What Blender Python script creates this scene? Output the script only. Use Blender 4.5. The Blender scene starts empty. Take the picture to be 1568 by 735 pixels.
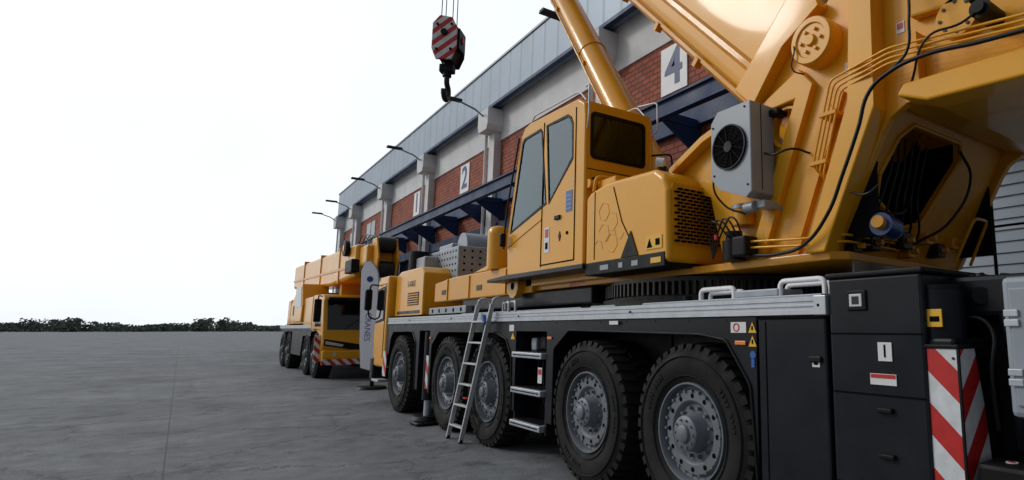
import bpy, bmesh, math, random
from mathutils import Vector, Matrix
from mathutils.geometry import tessellate_polygon
random.seed(7)
sc=bpy.context.scene
R=math.radians
sc.view_settings.view_transform='Standard'
sc.view_settings.look='None'
sc.view_settings.exposure=0

# ------------------------------------------------------------ materials
def mat(name,col,rough=0.5,metal=0.0,coat=0.0,var=0.0,vscale=3.0,bump=0.0,bscale=40.0,emit=None,spec=0.5,dirt=0.0):
    m=bpy.data.materials.new(name);m.use_nodes=True
    nt=m.node_tree;b=nt.nodes['Principled BSDF']
    b.inputs['Base Color'].default_value=(*col,1)
    b.inputs['Roughness'].default_value=rough
    b.inputs['Metallic'].default_value=metal
    b.inputs['Coat Weight'].default_value=coat
    b.inputs['Coat Roughness'].default_value=0.06
    b.inputs['Specular IOR Level'].default_value=spec
    geo=nt.nodes.new('ShaderNodeNewGeometry')
    if var>0:
        n=nt.nodes.new('ShaderNodeTexNoise');n.inputs['Scale'].default_value=vscale;n.inputs['Detail'].default_value=7;n.inputs['Roughness'].default_value=.62
        nt.links.new(geo.outputs['Position'],n.inputs['Vector'])
        mr=nt.nodes.new('ShaderNodeMapRange');mr.inputs[1].default_value=.3;mr.inputs[2].default_value=.7
        mr.inputs[3].default_value=1-var;mr.inputs[4].default_value=1+var
        nt.links.new(n.outputs['Fac'],mr.inputs[0])
        mx=nt.nodes.new('ShaderNodeVectorMath');mx.operation='SCALE';mx.inputs[0].default_value=col
        nt.links.new(mr.outputs[0],mx.inputs['Scale'])
        last=mx.outputs[0]
        if dirt>0:
            sp=nt.nodes.new('ShaderNodeSeparateXYZ');nt.links.new(geo.outputs['Position'],sp.inputs[0])
            mz=nt.nodes.new('ShaderNodeMapRange');mz.inputs[1].default_value=1.5;mz.inputs[2].default_value=0.0;mz.inputs[3].default_value=.1;mz.inputs[4].default_value=1
            nt.links.new(sp.outputs['Z'],mz.inputs[0])
            n2=nt.nodes.new('ShaderNodeTexNoise');n2.inputs['Scale'].default_value=9;n2.inputs['Detail'].default_value=8
            nt.links.new(geo.outputs['Position'],n2.inputs['Vector'])
            mm=nt.nodes.new('ShaderNodeMath');mm.operation='MULTIPLY';nt.links.new(mz.outputs[0],mm.inputs[0]);nt.links.new(n2.outputs['Fac'],mm.inputs[1])
            m3=nt.nodes.new('ShaderNodeMath');m3.operation='MULTIPLY';m3.inputs[1].default_value=dirt;nt.links.new(mm.outputs[0],m3.inputs[0])
            mix=nt.nodes.new('ShaderNodeMix');mix.data_type='RGBA';nt.links.new(m3.outputs[0],mix.inputs[0])
            nt.links.new(last,mix.inputs[6]);mix.inputs[7].default_value=(.14,.125,.11,1)
            last=mix.outputs[2]
        nt.links.new(last,b.inputs['Base Color'])
        r2=nt.nodes.new('ShaderNodeMapRange');r2.inputs[1].default_value=.3;r2.inputs[2].default_value=.7
        r2.inputs[3].default_value=max(.02,rough*.8);r2.inputs[4].default_value=min(1,rough*1.25)
        nt.links.new(n.outputs['Fac'],r2.inputs[0]);nt.links.new(r2.outputs[0],b.inputs['Roughness'])
    if bump>0:
        n=nt.nodes.new('ShaderNodeTexNoise');n.inputs['Scale'].default_value=bscale;n.inputs['Detail'].default_value=5
        nt.links.new(geo.outputs['Position'],n.inputs['Vector'])
        bp=nt.nodes.new('ShaderNodeBump');bp.inputs['Strength'].default_value=bump;bp.inputs['Distance'].default_value=.01
        nt.links.new(n.outputs['Fac'],bp.inputs['Height']);nt.links.new(bp.outputs[0],b.inputs['Normal'])
    return m
YEL=mat('yellow_paint',(.76,.345,.010),.34,coat=.30,var=.07,vscale=1.5,bump=.05,bscale=5,dirt=.12,spec=.28)
YEL2=mat('yellow_paint_frame',(.68,.295,.009),.40,coat=.22,var=.10,vscale=2.5,bump=.08,bscale=7,spec=.26)
DRK=mat('dark_grey_paint',(.0085,.010,.0145),.36,coat=.06,var=.15,vscale=3,dirt=.10,spec=.18)
BLK=mat('black_plastic',(.006,.006,.007),.5,var=.2,vscale=8,spec=.2)
SEAM=mat('panel_gap',(.002,.002,.003),.9,spec=.1)
RUB=mat('tyre_rubber',(.0085,.009,.0105),.75,var=.25,vscale=6,bump=.25,bscale=90,dirt=.20,spec=.2)
RIM=mat('wheel_grey_paint',(.16,.175,.20),.45,metal=.1,var=.14,vscale=9,dirt=.35,spec=.35)
ALU=mat('aluminium',(.46,.49,.53),.38,metal=.4,var=.12,vscale=8)
ALU2=mat('galvanised_steel',(.30,.33,.37),.48,metal=.25,var=.15,vscale=6)
LAD=mat('ladder_aluminium',(.52,.53,.54),.42,metal=.2,var=.1,vscale=10)
GRY=mat('light_grey_paint',(.26,.295,.335),.42,coat=.15,var=.07)
WHT=mat('white_paint',(.80,.80,.82),.5,var=.06,vscale=5)
STW=mat('sticker_white',(.68,.68,.68),.4)
RED=mat('red_reflective',(.50,.018,.015),.4,var=.05)
REDL=mat('tail_lamp_red',(.5,.01,.01),.12,coat=.6)
ORL=mat('amber_marker',(.8,.22,.02),.2,coat=.6)
STY=mat('sticker_yellow',(.75,.42,.02),.4)
STB=mat('sticker_blue',(.02,.10,.36),.4)
STN=mat('sign_navy',(.012,.035,.15),.5)
BLU=mat('navy_steel',(.012,.036,.11),.5,var=.15,vscale=1.5,spec=.3)
CANB=mat('blue_canister',(.01,.05,.22),.28,coat=.4)
HOSE=mat('rubber_hose',(.006,.006,.006),.4,spec=.3)
GREASE=mat('greased_steel',(.03,.028,.026),.4,metal=.6,var=.3,vscale=12)
CONC=mat('painted_concrete',(.68,.69,.70),.8,var=.16,vscale=.8,bump=.2,bscale=12)
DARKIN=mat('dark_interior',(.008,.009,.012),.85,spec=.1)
SEATM=mat('seat_fabric',(.02,.02,.022),.85,var=.2,vscale=20)
GLSB=mat('dark_glass',(.006,.008,.010),.05,spec=.5)
LAMPG=mat('lamp_lens',(.5,.53,.56),.1,spec=.8)
def glassmat(name,tint,ior):
    m=bpy.data.materials.new(name);m.use_nodes=True;nt=m.node_tree
    for n in list(nt.nodes):
        if n.type!='OUTPUT_MATERIAL':nt.nodes.remove(n)
    out=[n for n in nt.nodes if n.type=='OUTPUT_MATERIAL'][0]
    t=nt.nodes.new('ShaderNodeBsdfTransparent');t.inputs[0].default_value=(*tint,1)
    g=nt.nodes.new('ShaderNodeBsdfGlossy');g.inputs['Roughness'].default_value=.015;g.inputs['Color'].default_value=(.78,.92,1,1)
    f=nt.nodes.new('ShaderNodeFresnel');f.inputs['IOR'].default_value=ior
    mx=nt.nodes.new('ShaderNodeMixShader');nt.links.new(f.outputs[0],mx.inputs[0]);nt.links.new(t.outputs[0],mx.inputs[1]);nt.links.new(g.outputs[0],mx.inputs[2])
    nt.links.new(mx.outputs[0],out.inputs['Surface']);return m
GLS=glassmat('cab_glass',(.70,.84,.88),2.0)
GLSR=glassmat('cab_rear_glass',(.35,.42,.44),1.5)
def clothmat():
    m=mat('banner_cloth',(.75,.77,.82),.8,var=.05);nt=m.node_tree;b=nt.nodes['Principled BSDF']
    out=[n for n in nt.nodes if n.type=='OUTPUT_MATERIAL'][0]
    t=nt.nodes.new('ShaderNodeBsdfTranslucent');t.inputs[0].default_value=(.78,.80,.86,1)
    mx=nt.nodes.new('ShaderNodeMixShader');mx.inputs[0].default_value=.55
    nt.links.new(b.outputs[0],mx.inputs[1]);nt.links.new(t.outputs[0],mx.inputs[2]);nt.links.new(mx.outputs[0],out.inputs['Surface']);return m
GRN=clothmat()

def ripple(name,col,axis,freq,depth,rough=.5,metal=.2):
    m=mat(name,col,rough,metal)
    nt=m.node_tree;b=nt.nodes['Principled BSDF']
    geo=nt.nodes.new('ShaderNodeNewGeometry');sp=nt.nodes.new('ShaderNodeSeparateXYZ')
    nt.links.new(geo.outputs['Position'],sp.inputs[0])
    mu=nt.nodes.new('ShaderNodeMath');mu.operation='MULTIPLY';mu.inputs[1].default_value=freq
    nt.links.new(sp.outputs[axis],mu.inputs[0])
    pp=nt.nodes.new('ShaderNodeMath');pp.operation='FRACT';nt.links.new(mu.outputs[0],pp.inputs[0])
    rmp=nt.nodes.new('ShaderNodeValToRGB');e=rmp.color_ramp.elements
    e[0].position=0;e[0].color=(0,0,0,1);e[1].position=.12;e[1].color=(1,1,1,1)
    x=e.new(.88);x.color=(1,1,1,1);x=e.new(1.0);x.color=(0,0,0,1)
    nt.links.new(pp.outputs[0],rmp.inputs[0])
    bp=nt.nodes.new('ShaderNodeBump');bp.inputs['Distance'].default_value=depth;bp.inputs['Strength'].default_value=1
    nt.links.new(rmp.outputs[0],bp.inputs['Height']);nt.links.new(bp.outputs[0],b.inputs['Normal'])
    n=nt.nodes.new('ShaderNodeTexNoise');n.inputs['Scale'].default_value=.6;n.inputs['Detail'].default_value=6
    nt.links.new(geo.outputs['Position'],n.inputs['Vector'])
    mr=nt.nodes.new('ShaderNodeMapRange');mr.inputs[3].default_value=.75;mr.inputs[4].default_value=1.2;nt.links.new(n.outputs['Fac'],mr.inputs[0])
    r2=nt.nodes.new('ShaderNodeMapRange');r2.inputs[3].default_value=.72;r2.inputs[4].default_value=1;nt.links.new(rmp.outputs[0],r2.inputs[0])
    m2=nt.nodes.new('ShaderNodeMath');m2.operation='MULTIPLY';nt.links.new(mr.outputs[0],m2.inputs[0]);nt.links.new(r2.outputs[0],m2.inputs[1])
    mx=nt.nodes.new('ShaderNodeVectorMath');mx.operation='SCALE';mx.inputs[0].default_value=col
    nt.links.new(m2.outputs[0],mx.inputs['Scale']);nt.links.new(mx.outputs[0],b.inputs['Base Color'])
    return m
CLAD=ripple('metal_cladding',(.27,.34,.42),'Y',1.0,.01)
SHUT=ripple('roller_shutter',(.34,.40,.46),'Z',5.5,.03)

def brickmat():
    m=bpy.data.materials.new('red_brick');m.use_nodes=True
    nt=m.node_tree;b=nt.nodes['Principled BSDF'];b.inputs['Roughness'].default_value=.85
    geo=nt.nodes.new('ShaderNodeNewGeometry');sp=nt.nodes.new('ShaderNodeSeparateXYZ');cb=nt.nodes.new('ShaderNodeCombineXYZ')
    nt.links.new(geo.outputs['Position'],sp.inputs[0]);nt.links.new(sp.outputs['Y'],cb.inputs[0]);nt.links.new(sp.outputs['Z'],cb.inputs[1])
    br=nt.nodes.new('ShaderNodeTexBrick');nt.links.new(cb.outputs[0],br.inputs['Vector'])
    br.inputs['Color1'].default_value=(.43,.115,.060,1);br.inputs['Color2'].default_value=(.31,.074,.040,1);br.inputs['Mortar'].default_value=(.09,.05,.04,1)
    br.inputs['Scale'].default_value=1.0;br.inputs['Brick Width'].default_value=.36;br.inputs['Row Height'].default_value=.16;br.inputs['Mortar Size'].default_value=.018
    n=nt.nodes.new('ShaderNodeTexNoise');n.inputs['Scale'].default_value=.9;n.inputs['Detail'].default_value=6;nt.links.new(geo.outputs['Position'],n.inputs['Vector'])
    mr=nt.nodes.new('ShaderNodeMapRange');mr.inputs[3].default_value=.7;mr.inputs[4].default_value=1.25;nt.links.new(n.outputs['Fac'],mr.inputs[0])
    mx=nt.nodes.new('ShaderNodeVectorMath');mx.operation='SCALE';nt.links.new(br.outputs['Color'],mx.inputs[0]);nt.links.new(mr.outputs[0],mx.inputs['Scale'])
    nt.links.new(mx.outputs[0],b.inputs['Base Color'])
    bp=nt.nodes.new('ShaderNodeBump');bp.inputs['Distance'].default_value=-.01;nt.links.new(br.outputs['Fac'],bp.inputs['Height']);nt.links.new(bp.outputs[0],b.inputs['Normal'])
    return m
BRK=brickmat()

def groundmat():
    m=bpy.data.materials.new('concrete_yard');m.use_nodes=True
    nt=m.node_tree;b=nt.nodes['Principled BSDF'];b.inputs['Roughness'].default_value=.78;b.inputs['Specular IOR Level'].default_value=.3
    geo=nt.nodes.new('ShaderNodeNewGeometry')
    def noise(s,d,r=.6):
        n=nt.nodes.new('ShaderNodeTexNoise');n.inputs['Scale'].default_value=s;n.inputs['Detail'].default_value=d;n.inputs['Roughness'].default_value=r
        nt.links.new(geo.outputs['Position'],n.inputs['Vector']);return n
    a=noise(.35,8,.65);c=noise(3.0,10,.7);f=noise(45,4);st=noise(.9,6,.75);s2=noise(2.2,4,.8)
    def mr(src,lo,hi,f0=.3,f1=.7):
        n=nt.nodes.new('ShaderNodeMapRange');n.inputs[1].default_value=f0;n.inputs[2].default_value=f1;n.inputs[3].default_value=lo;n.inputs[4].default_value=hi
        nt.links.new(src,n.inputs[0]);return n.outputs[0]
    def mul(x,y):
        n=nt.nodes.new('ShaderNodeMath');n.operation='MULTIPLY';nt.links.new(x,n.inputs[0]);nt.links.new(y,n.inputs[1]);return n.outputs[0]
    v=mul(mul(mr(a.outputs['Fac'],.60,1.35),mr(c.outputs['Fac'],.66,1.3)),mr(f.outputs['Fac'],.72,1.25))
    v=mul(v,mr(st.outputs['Fac'],1.0,.55,.54,.64));v=mul(v,mr(s2.outputs['Fac'],1.0,1.35,.62,.68))
    vo=nt.nodes.new('ShaderNodeTexVoronoi');vo.feature='DISTANCE_TO_EDGE';vo.inputs['Scale'].default_value=.33
    wn=nt.nodes.new('ShaderNodeVectorMath');wn.operation='SCALE';wn.inputs['Scale'].default_value=.9
    nt.links.new(c.outputs['Color'],wn.inputs[0])
    ad=nt.nodes.new('ShaderNodeVectorMath');nt.links.new(geo.outputs['Position'],ad.inputs[0]);nt.links.new(wn.outputs[0],ad.inputs[1])
    nt.links.new(ad.outputs[0],vo.inputs['Vector'])
    v=mul(v,mr(vo.outputs['Distance'],.45,1.0,0,.008))
    sp=nt.nodes.new('ShaderNodeSeparateXYZ');nt.links.new(geo.outputs['Position'],sp.inputs[0])
    for ax in 'XY':
        q=nt.nodes.new('ShaderNodeMath');q.operation='PINGPONG';q.inputs[1].default_value=2.5;nt.links.new(sp.outputs[ax],q.inputs[0])
        v=mul(v,mr(q.outputs[0],.5,1,0.0,.016))
    mx=nt.nodes.new('ShaderNodeVectorMath');mx.operation='SCALE';mx.inputs[0].default_value=(.152,.158,.168);nt.links.new(v,mx.inputs['Scale'])
    nt.links.new(mx.outputs[0],b.inputs['Base Color'])
    bp=nt.nodes.new('ShaderNodeBump');bp.inputs['Distance'].default_value=.012;bp.inputs['Strength'].default_value=.6;nt.links.new(v,bp.inputs['Height']);nt.links.new(bp.outputs[0],b.inputs['Normal'])
    return m

def stripemat(name,freq,off=0.0,ax='Y',sign=1):
    m=mat(name,(.7,.7,.7),.42)
    nt=m.node_tree;b=nt.nodes['Principled BSDF']
    geo=nt.nodes.new('ShaderNodeNewGeometry');sp=nt.nodes.new('ShaderNodeSeparateXYZ');nt.links.new(geo.outputs['Position'],sp.inputs[0])
    s1=nt.nodes.new('ShaderNodeMath');s1.operation='MULTIPLY_ADD';s1.inputs[1].default_value=sign;nt.links.new(sp.outputs[ax],s1.inputs[0]);nt.links.new(sp.outputs['Z'],s1.inputs[2])
    s2=nt.nodes.new('ShaderNodeMath');s2.operation='MULTIPLY_ADD';s2.inputs[1].default_value=freq;s2.inputs[2].default_value=off;nt.links.new(s1.outputs[0],s2.inputs[0])
    s3=nt.nodes.new('ShaderNodeMath');s3.operation='FRACT';nt.links.new(s2.outputs[0],s3.inputs[0])
    s4=nt.nodes.new('ShaderNodeMath');s4.operation='GREATER_THAN';s4.inputs[1].default_value=.5;nt.links.new(s3.outputs[0],s4.inputs[0])
    mx=nt.nodes.new('ShaderNodeMix');mx.data_type='RGBA';nt.links.new(s4.outputs[0],mx.inputs[0])
    mx.inputs[6].default_value=(.50,.018,.016,1);mx.inputs[7].default_value=(.66,.68,.70,1)
    n=nt.nodes.new('ShaderNodeTexNoise');n.inputs['Scale'].default_value=14;n.inputs['Detail'].default_value=8;nt.links.new(geo.outputs['Position'],n.inputs['Vector'])
    mr=nt.nodes.new('ShaderNodeMapRange');mr.inputs[1].default_value=.3;mr.inputs[2].default_value=.7;mr.inputs[3].default_value=.8;mr.inputs[4].default_value=1.05;nt.links.new(n.outputs['Fac'],mr.inputs[0])
    vs=nt.nodes.new('ShaderNodeVectorMath');vs.operation='SCALE';nt.links.new(mx.outputs[2],vs.inputs[0]);nt.links.new(mr.outputs[0],vs.inputs['Scale'])
    nt.links.new(vs.outputs[0],b.inputs['Base Color'])
    return m
STRA=stripemat('red_white_chevrons',2.9,.25,'Y',-1)
STRX=stripemat('red_white_chevrons_rear',2.9,.6,'X',-1)
STRB=stripemat('red_white_small',3.6,.1,'X',1)
STRH=stripemat('red_white_hook',3.2,.1,'X',-1)

# ------------------------------------------------------------ geometry helpers
def empty(name):
    e=bpy.data.objects.new(name,None);sc.collection.objects.link(e);e.empty_display_size=.1;return e
def gbox(x0,x1,y0,y1,z0,z1):
    v=[(x0,y0,z0),(x1,y0,z0),(x1,y1,z0),(x0,y1,z0),(x0,y0,z1),(x1,y0,z1),(x1,y1,z1),(x0,y1,z1)]
    f=[(0,3,2,1),(4,5,6,7),(0,1,5,4),(1,2,6,5),(2,3,7,6),(3,0,4,7)]
    return v,f
def gcyl(p0,p1,r0,r1=None,n=24):
    if r1 is None:r1=r0
    p0=Vector(p0);p1=Vector(p1);d=(p1-p0).normalized()
    u=d.orthogonal().normalized();w=d.cross(u)
    v=[];f=[]
    for p,r in((p0,r0),(p1,r1)):
        for i in range(n):
            a=2*math.pi*i/n
            v.append(tuple(p+(u*math.cos(a)+w*math.sin(a))*r))
    for i in range(n):
        j=(i+1)%n;f.append((i,j,n+j,n+i))
    f.append(tuple(range(n-1,-1,-1)));f.append(tuple(range(n,2*n)))
    return v,f
def grev(prof,axis_p,axis='X',n=48):
    v=[];f=[];m=len(prof)
    for a,r in prof:
        for i in range(n):
            t=2*math.pi*i/n;c,s=math.cos(t)*r,math.sin(t)*r
            if axis=='X':q=(a,c,s)
            elif axis=='Y':q=(c,a,s)
            else:q=(c,s,a)
            v.append(tuple(q[k]+axis_p[k] for k in range(3)))
    for k in range(m-1):
        for i in range(n):
            j=(i+1)%n;f.append((k*n+i,k*n+j,(k+1)*n+j,(k+1)*n+i))
    return v,f
def gprism(pts,a0,a1,axis='X',holes=()):
    loops=[[Vector((p[0],p[1],0)) for p in pts]]+[[Vector((p[0],p[1],0)) for p in h] for h in holes]
    tris=tessellate_polygon(loops)
    flat=[p for l in loops for p in l];n=len(flat)
    def q(p,a):
        if axis=='X':return(a,p.x,p.y)
        if axis=='Y':return(p.x,a,p.y)
        return(p.x,p.y,a)
    v=[q(p,a0) for p in flat]+[q(p,a1) for p in flat]
    f=[tuple(t) for t in tris]+[tuple(k+n for k in reversed(t)) for t in tris]
    o=0
    for l in loops:
        m=len(l)
        for i in range(m):
            j=(i+1)%m;f.append((o+i,o+j,n+o+j,n+o+i))
        o+=m
    return v,f
def add(name,parent,m,geos,bevel=0.0,smooth=None,segs=2):
    if isinstance(geos,tuple):geos=[geos]
    V=[];F=[]
    for v,f in geos:
        o=len(V);V+=v;F+=[tuple(i+o for i in x) for x in f]
    me=bpy.data.meshes.new(name);me.from_pydata(V,[],F);
    bm=bmesh.new();bm.from_mesh(me)
    bmesh.ops.recalc_face_normals(bm,faces=bm.faces)
    if smooth is None:smooth=(bevel==0)
    if smooth:
        for e in bm.edges:
            if len(e.link_faces)==2 and e.calc_face_angle(0)>.62:e.smooth=False
        for fa in bm.faces:fa.smooth=True
    bm.to_mesh(me);bm.free()
    me.materials.append(m)
    o=bpy.data.objects.new(name,me);sc.collection.objects.link(o)
    if parent:o.parent=parent
    if bevel>0:
        md=o.modifiers.new('bevel','BEVEL');md.width=bevel;md.segments=segs;md.limit_method='ANGLE';md.angle_limit=R(28)
    return o
def box(name,p,m,x0,x1,y0,y1,z0,z1,bevel=.008):return add(name,p,m,gbox(x0,x1,y0,y1,z0,z1),bevel)
def px(name,p,m,pts,x0,x1,bevel=0,holes=(),segs=2):return add(name,p,m,gprism(pts,x0,x1,'X',holes),bevel,smooth=False,segs=segs)
def py(name,p,m,pts,y0,y1,bevel=0,holes=()):return add(name,p,m,gprism(pts,y0,y1,'Y',holes),bevel,smooth=False)
def cyl(name,p,m,p0,p1,r0,r1=None,n=28):return add(name,p,m,gcyl(p0,p1,r0,r1,n))
def tube(name,p,m,pts,r,smooth=True):
    cu=bpy.data.curves.new(name,'CURVE');cu.dimensions='3D';cu.bevel_depth=r;cu.bevel_resolution=3;cu.resolution_u=8;cu.use_fill_caps=True
    if smooth:
        s=cu.splines.new('BEZIER');s.bezier_points.add(len(pts)-1)
        for b,q in zip(s.bezier_points,pts):b.co=q;b.handle_left_type=b.handle_right_type='AUTO'
    else:
        s=cu.splines.new('POLY');s.points.add(len(pts)-1)
        for b,q in zip(s.points,pts):b.co=(*q,1)
    cu.materials.append(m)
    o=bpy.data.objects.new(name,cu);sc.collection.objects.link(o);o.parent=p;return o
def rtube(name,p,m,pts,r,rad=.06):
    P=[Vector(q) for q in pts];out=[P[0]]
    for i in range(1,len(P)-1):
        a=(P[i-1]-P[i]);b=(P[i+1]-P[i]);k=min(rad,a.length*.45,b.length*.45)
        A=P[i]+a.normalized()*k;B=P[i]+b.normalized()*k
        for t in (0,.25,.5,.75,1):
            out.append(A*(1-t)**2+P[i]*2*t*(1-t)+B*t*t)
    out.append(P[-1])
    return tube(name,p,m,[tuple(q) for q in out],r,False)
def text(name,p,m,s,size,loc,rot,ext=.002):
    cu=bpy.data.curves.new(name,'FONT');cu.body=s;cu.size=size;cu.extrude=ext;cu.align_x='CENTER';cu.align_y='CENTER';cu.materials.append(m)
    o=bpy.data.objects.new(name,cu);sc.collection.objects.link(o);o.location=loc;o.rotation_euler=rot;o.parent=p;return o
ROTX=(R(90),0,R(-90))
def circ(cy,cz,r,n=20,ry=None):
    ry=ry or r
    return[(cy+r*math.cos(2*math.pi*i/n),cz+ry*math.sin(2*math.pi*i/n)) for i in range(n)]

# ------------------------------------------------------------ wheels
TW=.44;TR=.72
def tyre_geo():
    half=[(.035,.395),(.008,.43),(-.012,.50),(-.018,.57),(-.006,.63),(.012,.665),(.035,.688)]
    prof=half+[(.06,.695),(TW-.06,.695)]+[(TW-a,r) for a,r in reversed(half)]
    g=[grev(prof,(0,0,0),'X',64)]
    n=40
    for k in range(n):
        for side in(0,1):
            t0=2*math.pi*(k+.5*side)/n;w=2*math.pi/n*.31
            sk=.04
            xs=(.018,.2) if side==0 else (TW-.018,TW-.2)
            xs2=(.004,.2) if side==0 else (TW-.004,TW-.2)
            v=[]
            for (x,r,dt) in((xs2[0],.655,0),(xs[0],.712,0),(xs[1],.722,sk),(xs[1],.69,sk)):
                for s in(-1,1):
                    t=t0+s*w+dt
                    v.append((x,r*math.cos(t),r*math.sin(t)))
            f=[(0,1,3,2),(2,3,5,4),(4,5,7,6),(6,7,1,0),(0,2,4,6),(1,7,5,3)]
            g.append((v,f))
    for rr in(.455,.612):
        g.append(grev([(-.014 if rr>.5 else -.006,rr-.006),(-.024 if rr>.5 else -.014,rr),(-.012 if rr>.5 else -.006,rr+.006)],(0,0,0),'X',64))
    for base in(.3,2.4,4.5):
        for i in range(9):
            t=base+i*.075
            if i in(4,):continue
            v=[]
            for x,r in((-.010,.515),(-.0225,.518),(-.0245,.558),(-.012,.560)):
                for s in(-1,1):v.append((x,r*math.cos(t+s*.022),r*math.sin(t+s*.022)))
            g.append((v,[(0,1,3,2),(2,3,5,4),(4,5,7,6),(6,7,1,0),(0,2,4,6),(1,7,5,3)]))
    return g
def rim_geo():
    prof=[(.10,.39),(.02,.402),(.004,.398),(.004,.386),(.03,.376),(.075,.372),(.08,.345),(.055,.335),(.045,.325),(.045,.255),(.06,.235),(.085,.225),(.085,.165),(.07,.155),(.0,.145),(-.035,.138),(-.045,.125),(-.05,.075),(-.07,.068),(-.078,.055),(-.08,.001)]
    g=[grev(prof,(0,0,0),'X',64)]
    for i in range(24):
        t=2*math.pi*i/24;g.append(gcyl((.05,.33*math.cos(t),.33*math.sin(t)),(.028,.33*math.cos(t),.33*math.sin(t)),.014,.012,8))
    for i in range(12):
        t=2*math.pi*(i+.5)/12;g.append(gcyl((.086,.195*math.cos(t),.195*math.sin(t)),(.045,.195*math.cos(t),.195*math.sin(t)),.017,.013,8))
    for i in range(10):
        t=2*math.pi*i/10;g.append(gcyl((-.03,.108*math.cos(t),.108*math.sin(t)),(-.062,.108*math.cos(t),.108*math.sin(t)),.010,.009,8))
    return g
def rim_holes():
    g=[]
    for i in range(12):
        t=2*math.pi*i/12;g.append(gcyl((.06,.29*math.cos(t),.29*math.sin(t)),(.0425,.29*math.cos(t),.29*math.sin(t)),.02,.02,12))
    return g
_w={}
def wheel(parent,x,y,z,flip=False,rotk=0.0,s=1.0):
    for nm,gf,m in(('tyre',tyre_geo,RUB),('wheel_rim',rim_geo,RIM),('rim_vent_holes',rim_holes,SEAM)):
        if nm not in _w:
            o=add(nm,parent,m,gf());_w[nm]=o.data
        else:
            o=bpy.data.objects.new(nm,_w[nm]);sc.collection.objects.link(o);o.parent=parent
        o.location=(x,y,z);o.rotation_euler=(rotk,0,R(180) if flip else 0);o.scale=(s,s,s)

# ============================================================ MOBILE CRANE (main)
C=empty('mobile_crane')
AX=[3.79,5.38,7.94,9.53,12.15]
for i,y in enumerate(AX):
    wheel(C,3.29,y,.715,rotk=.37*i)
    wheel(C,6.16,y,.715,flip=True,rotk=.2*i)
    cyl('axle',C,BLK,(3.7,y,.715),(5.8,y,.715),.11,n=16)
    box('axle_housing',C,BLK,4.3,5.1,y-.22,y+.22,.5,.95,.05)
    box('inner_mudguard',C,BLK,3.78,3.84,y-.78,y+.78,.55,1.6,.01)
box('chassis_frame',C,DRK,4.0,5.45,1.4,13.2,.85,1.6)
box('deck',C,DRK,3.36,6.12,2.43,13.1,1.60,1.70)
px_rail=[(3.285,1.645),(3.36,1.645),(3.36,1.765),(3.285,1.765),(3.285,1.735),(3.295,1.73),(3.295,1.715),(3.285,1.71),(3.285,1.70),(3.295,1.695),(3.295,1.68),(3.285,1.675)]
py('deck_edge_rail',C,ALU,px_rail,2.43,13.08)
box('deck_edge_rail_end',C,ALU,3.275,3.37,2.40,2.50,1.64,1.77,.006)
for y in(2.46,4.6,7.0,9.4,11.6):
    cyl('rail_rivet',C,SEAM,(3.286,y,1.705),(3.273,y,1.705),.010,n=10)
skirt=[(3.04,1.635),(13.05,1.635),(13.05,1.05),(12.93,1.05),(12.83,1.38),(12.66,1.49),(11.45,1.50),(11.2,1.32),(11.16,.5),(11.02,.5),(11.02,1.52),(10.45,1.52),(10.45,.5),(10.36,.5),(10.33,1.28),(9.98,1.50),(7.75,1.50),(7.38,1.42),(7.2,1.2),(7.16,.55),(7.10,.55),(7.10,1.52),(6.28,1.52),(6.28,.5),(6.14,.5),(6.12,1.32),(5.78,1.53),(3.65,1.50),(3.36,1.46),(3.11,1.14),(3.045,.45)]
px('wheel_arch_fenders',C,DRK,skirt,3.305,3.76)
def lip(pts):
    rtube('arch_lip',C,BLK,[(3.302,y,z) for y,z in pts],.013,.04)
lip([(6.11,.5),(6.10,1.33),(5.77,1.535),(3.65,1.505),(3.355,1.465),(3.105,1.14),(3.05,.46)])
lip([(10.34,.5),(10.31,1.28),(9.97,1.505),(7.75,1.505),(7.38,1.42),(7.21,1.2),(7.17,.56)])
lip([(12.93,1.05),(12.82,1.38),(12.66,1.495),(11.45,1.505),(11.21,1.32),(11.17,.5)])
g=[]
for k in range(22):
    y=3.35+k*.45
    g.append(gcyl((3.3055,y,1.615),(3.299,y,1.615),.007,n=8))
add('fender_bolts',C,GREASE,g)
box('step_recess_back',C,BLK,3.62,3.75,6.2,7.2,.35,1.6)
for z in(1.235,.81,.42):
    box('access_step',C,ALU,3.26,3.55,6.33,7.12,z-.035,z+.035,.012)
    box('step_tread',C,BLK,3.30,3.52,6.40,7.05,z+.036,z+.042,.0)
    box('step_tread_edge',C,SEAM,3.255,3.262,6.37,7.08,z-.006,z+.006,.0)
box('step_side_plate',C,DRK,3.33,3.6,6.29,6.33,.35,1.6);box('step_side_plate',C,DRK,3.33,3.6,7.12,7.16,.35,1.6)
for k in range(4):
    tube('cable_bundle',C,HOSE,[(3.58,6.5+.12*k,1.5),(3.55,6.55+.13*k,1.0),(3.6,6.45+.1*k,.5)],.014)
for k,(y,z) in enumerate([(6.9,1.36),(6.65,1.38),(6.5,1.0)]):
    box('hydraulic_valve',C,ALU2 if k==0 else BLK,3.45,3.6,y-.07,y+.07,z-.08,z+.08,.02)
box('step_label',C,STW,3.325,3.331,6.42,6.52,.92,1.1,0);box('step_label_red',C,RED,3.322,3.326,6.43,6.51,1.02,1.08,0)
box('side_tool_box',C,DRK,3.30,4.1,2.42,3.02,.28,1.632,.018)
box('tool_box_lower_gap',C,SEAM,3.294,3.302,2.43,3.03,1.615,1.628,0)
box('tool_box_hinge_line',C,SEAM,3.296,3.301,2.94,2.948,.3,1.6,0)
box('tool_box_latch',C,BLK,3.28,3.302,2.46,2.58,.47,.52,.008)
box('tool_box_latch',C,BLK,3.28,3.302,2.46,2.56,1.33,1.37,.008)
box('tall_cabinet',C,DRK,3.285,4.2,1.745,2.385,.22,1.875,.022)
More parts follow.
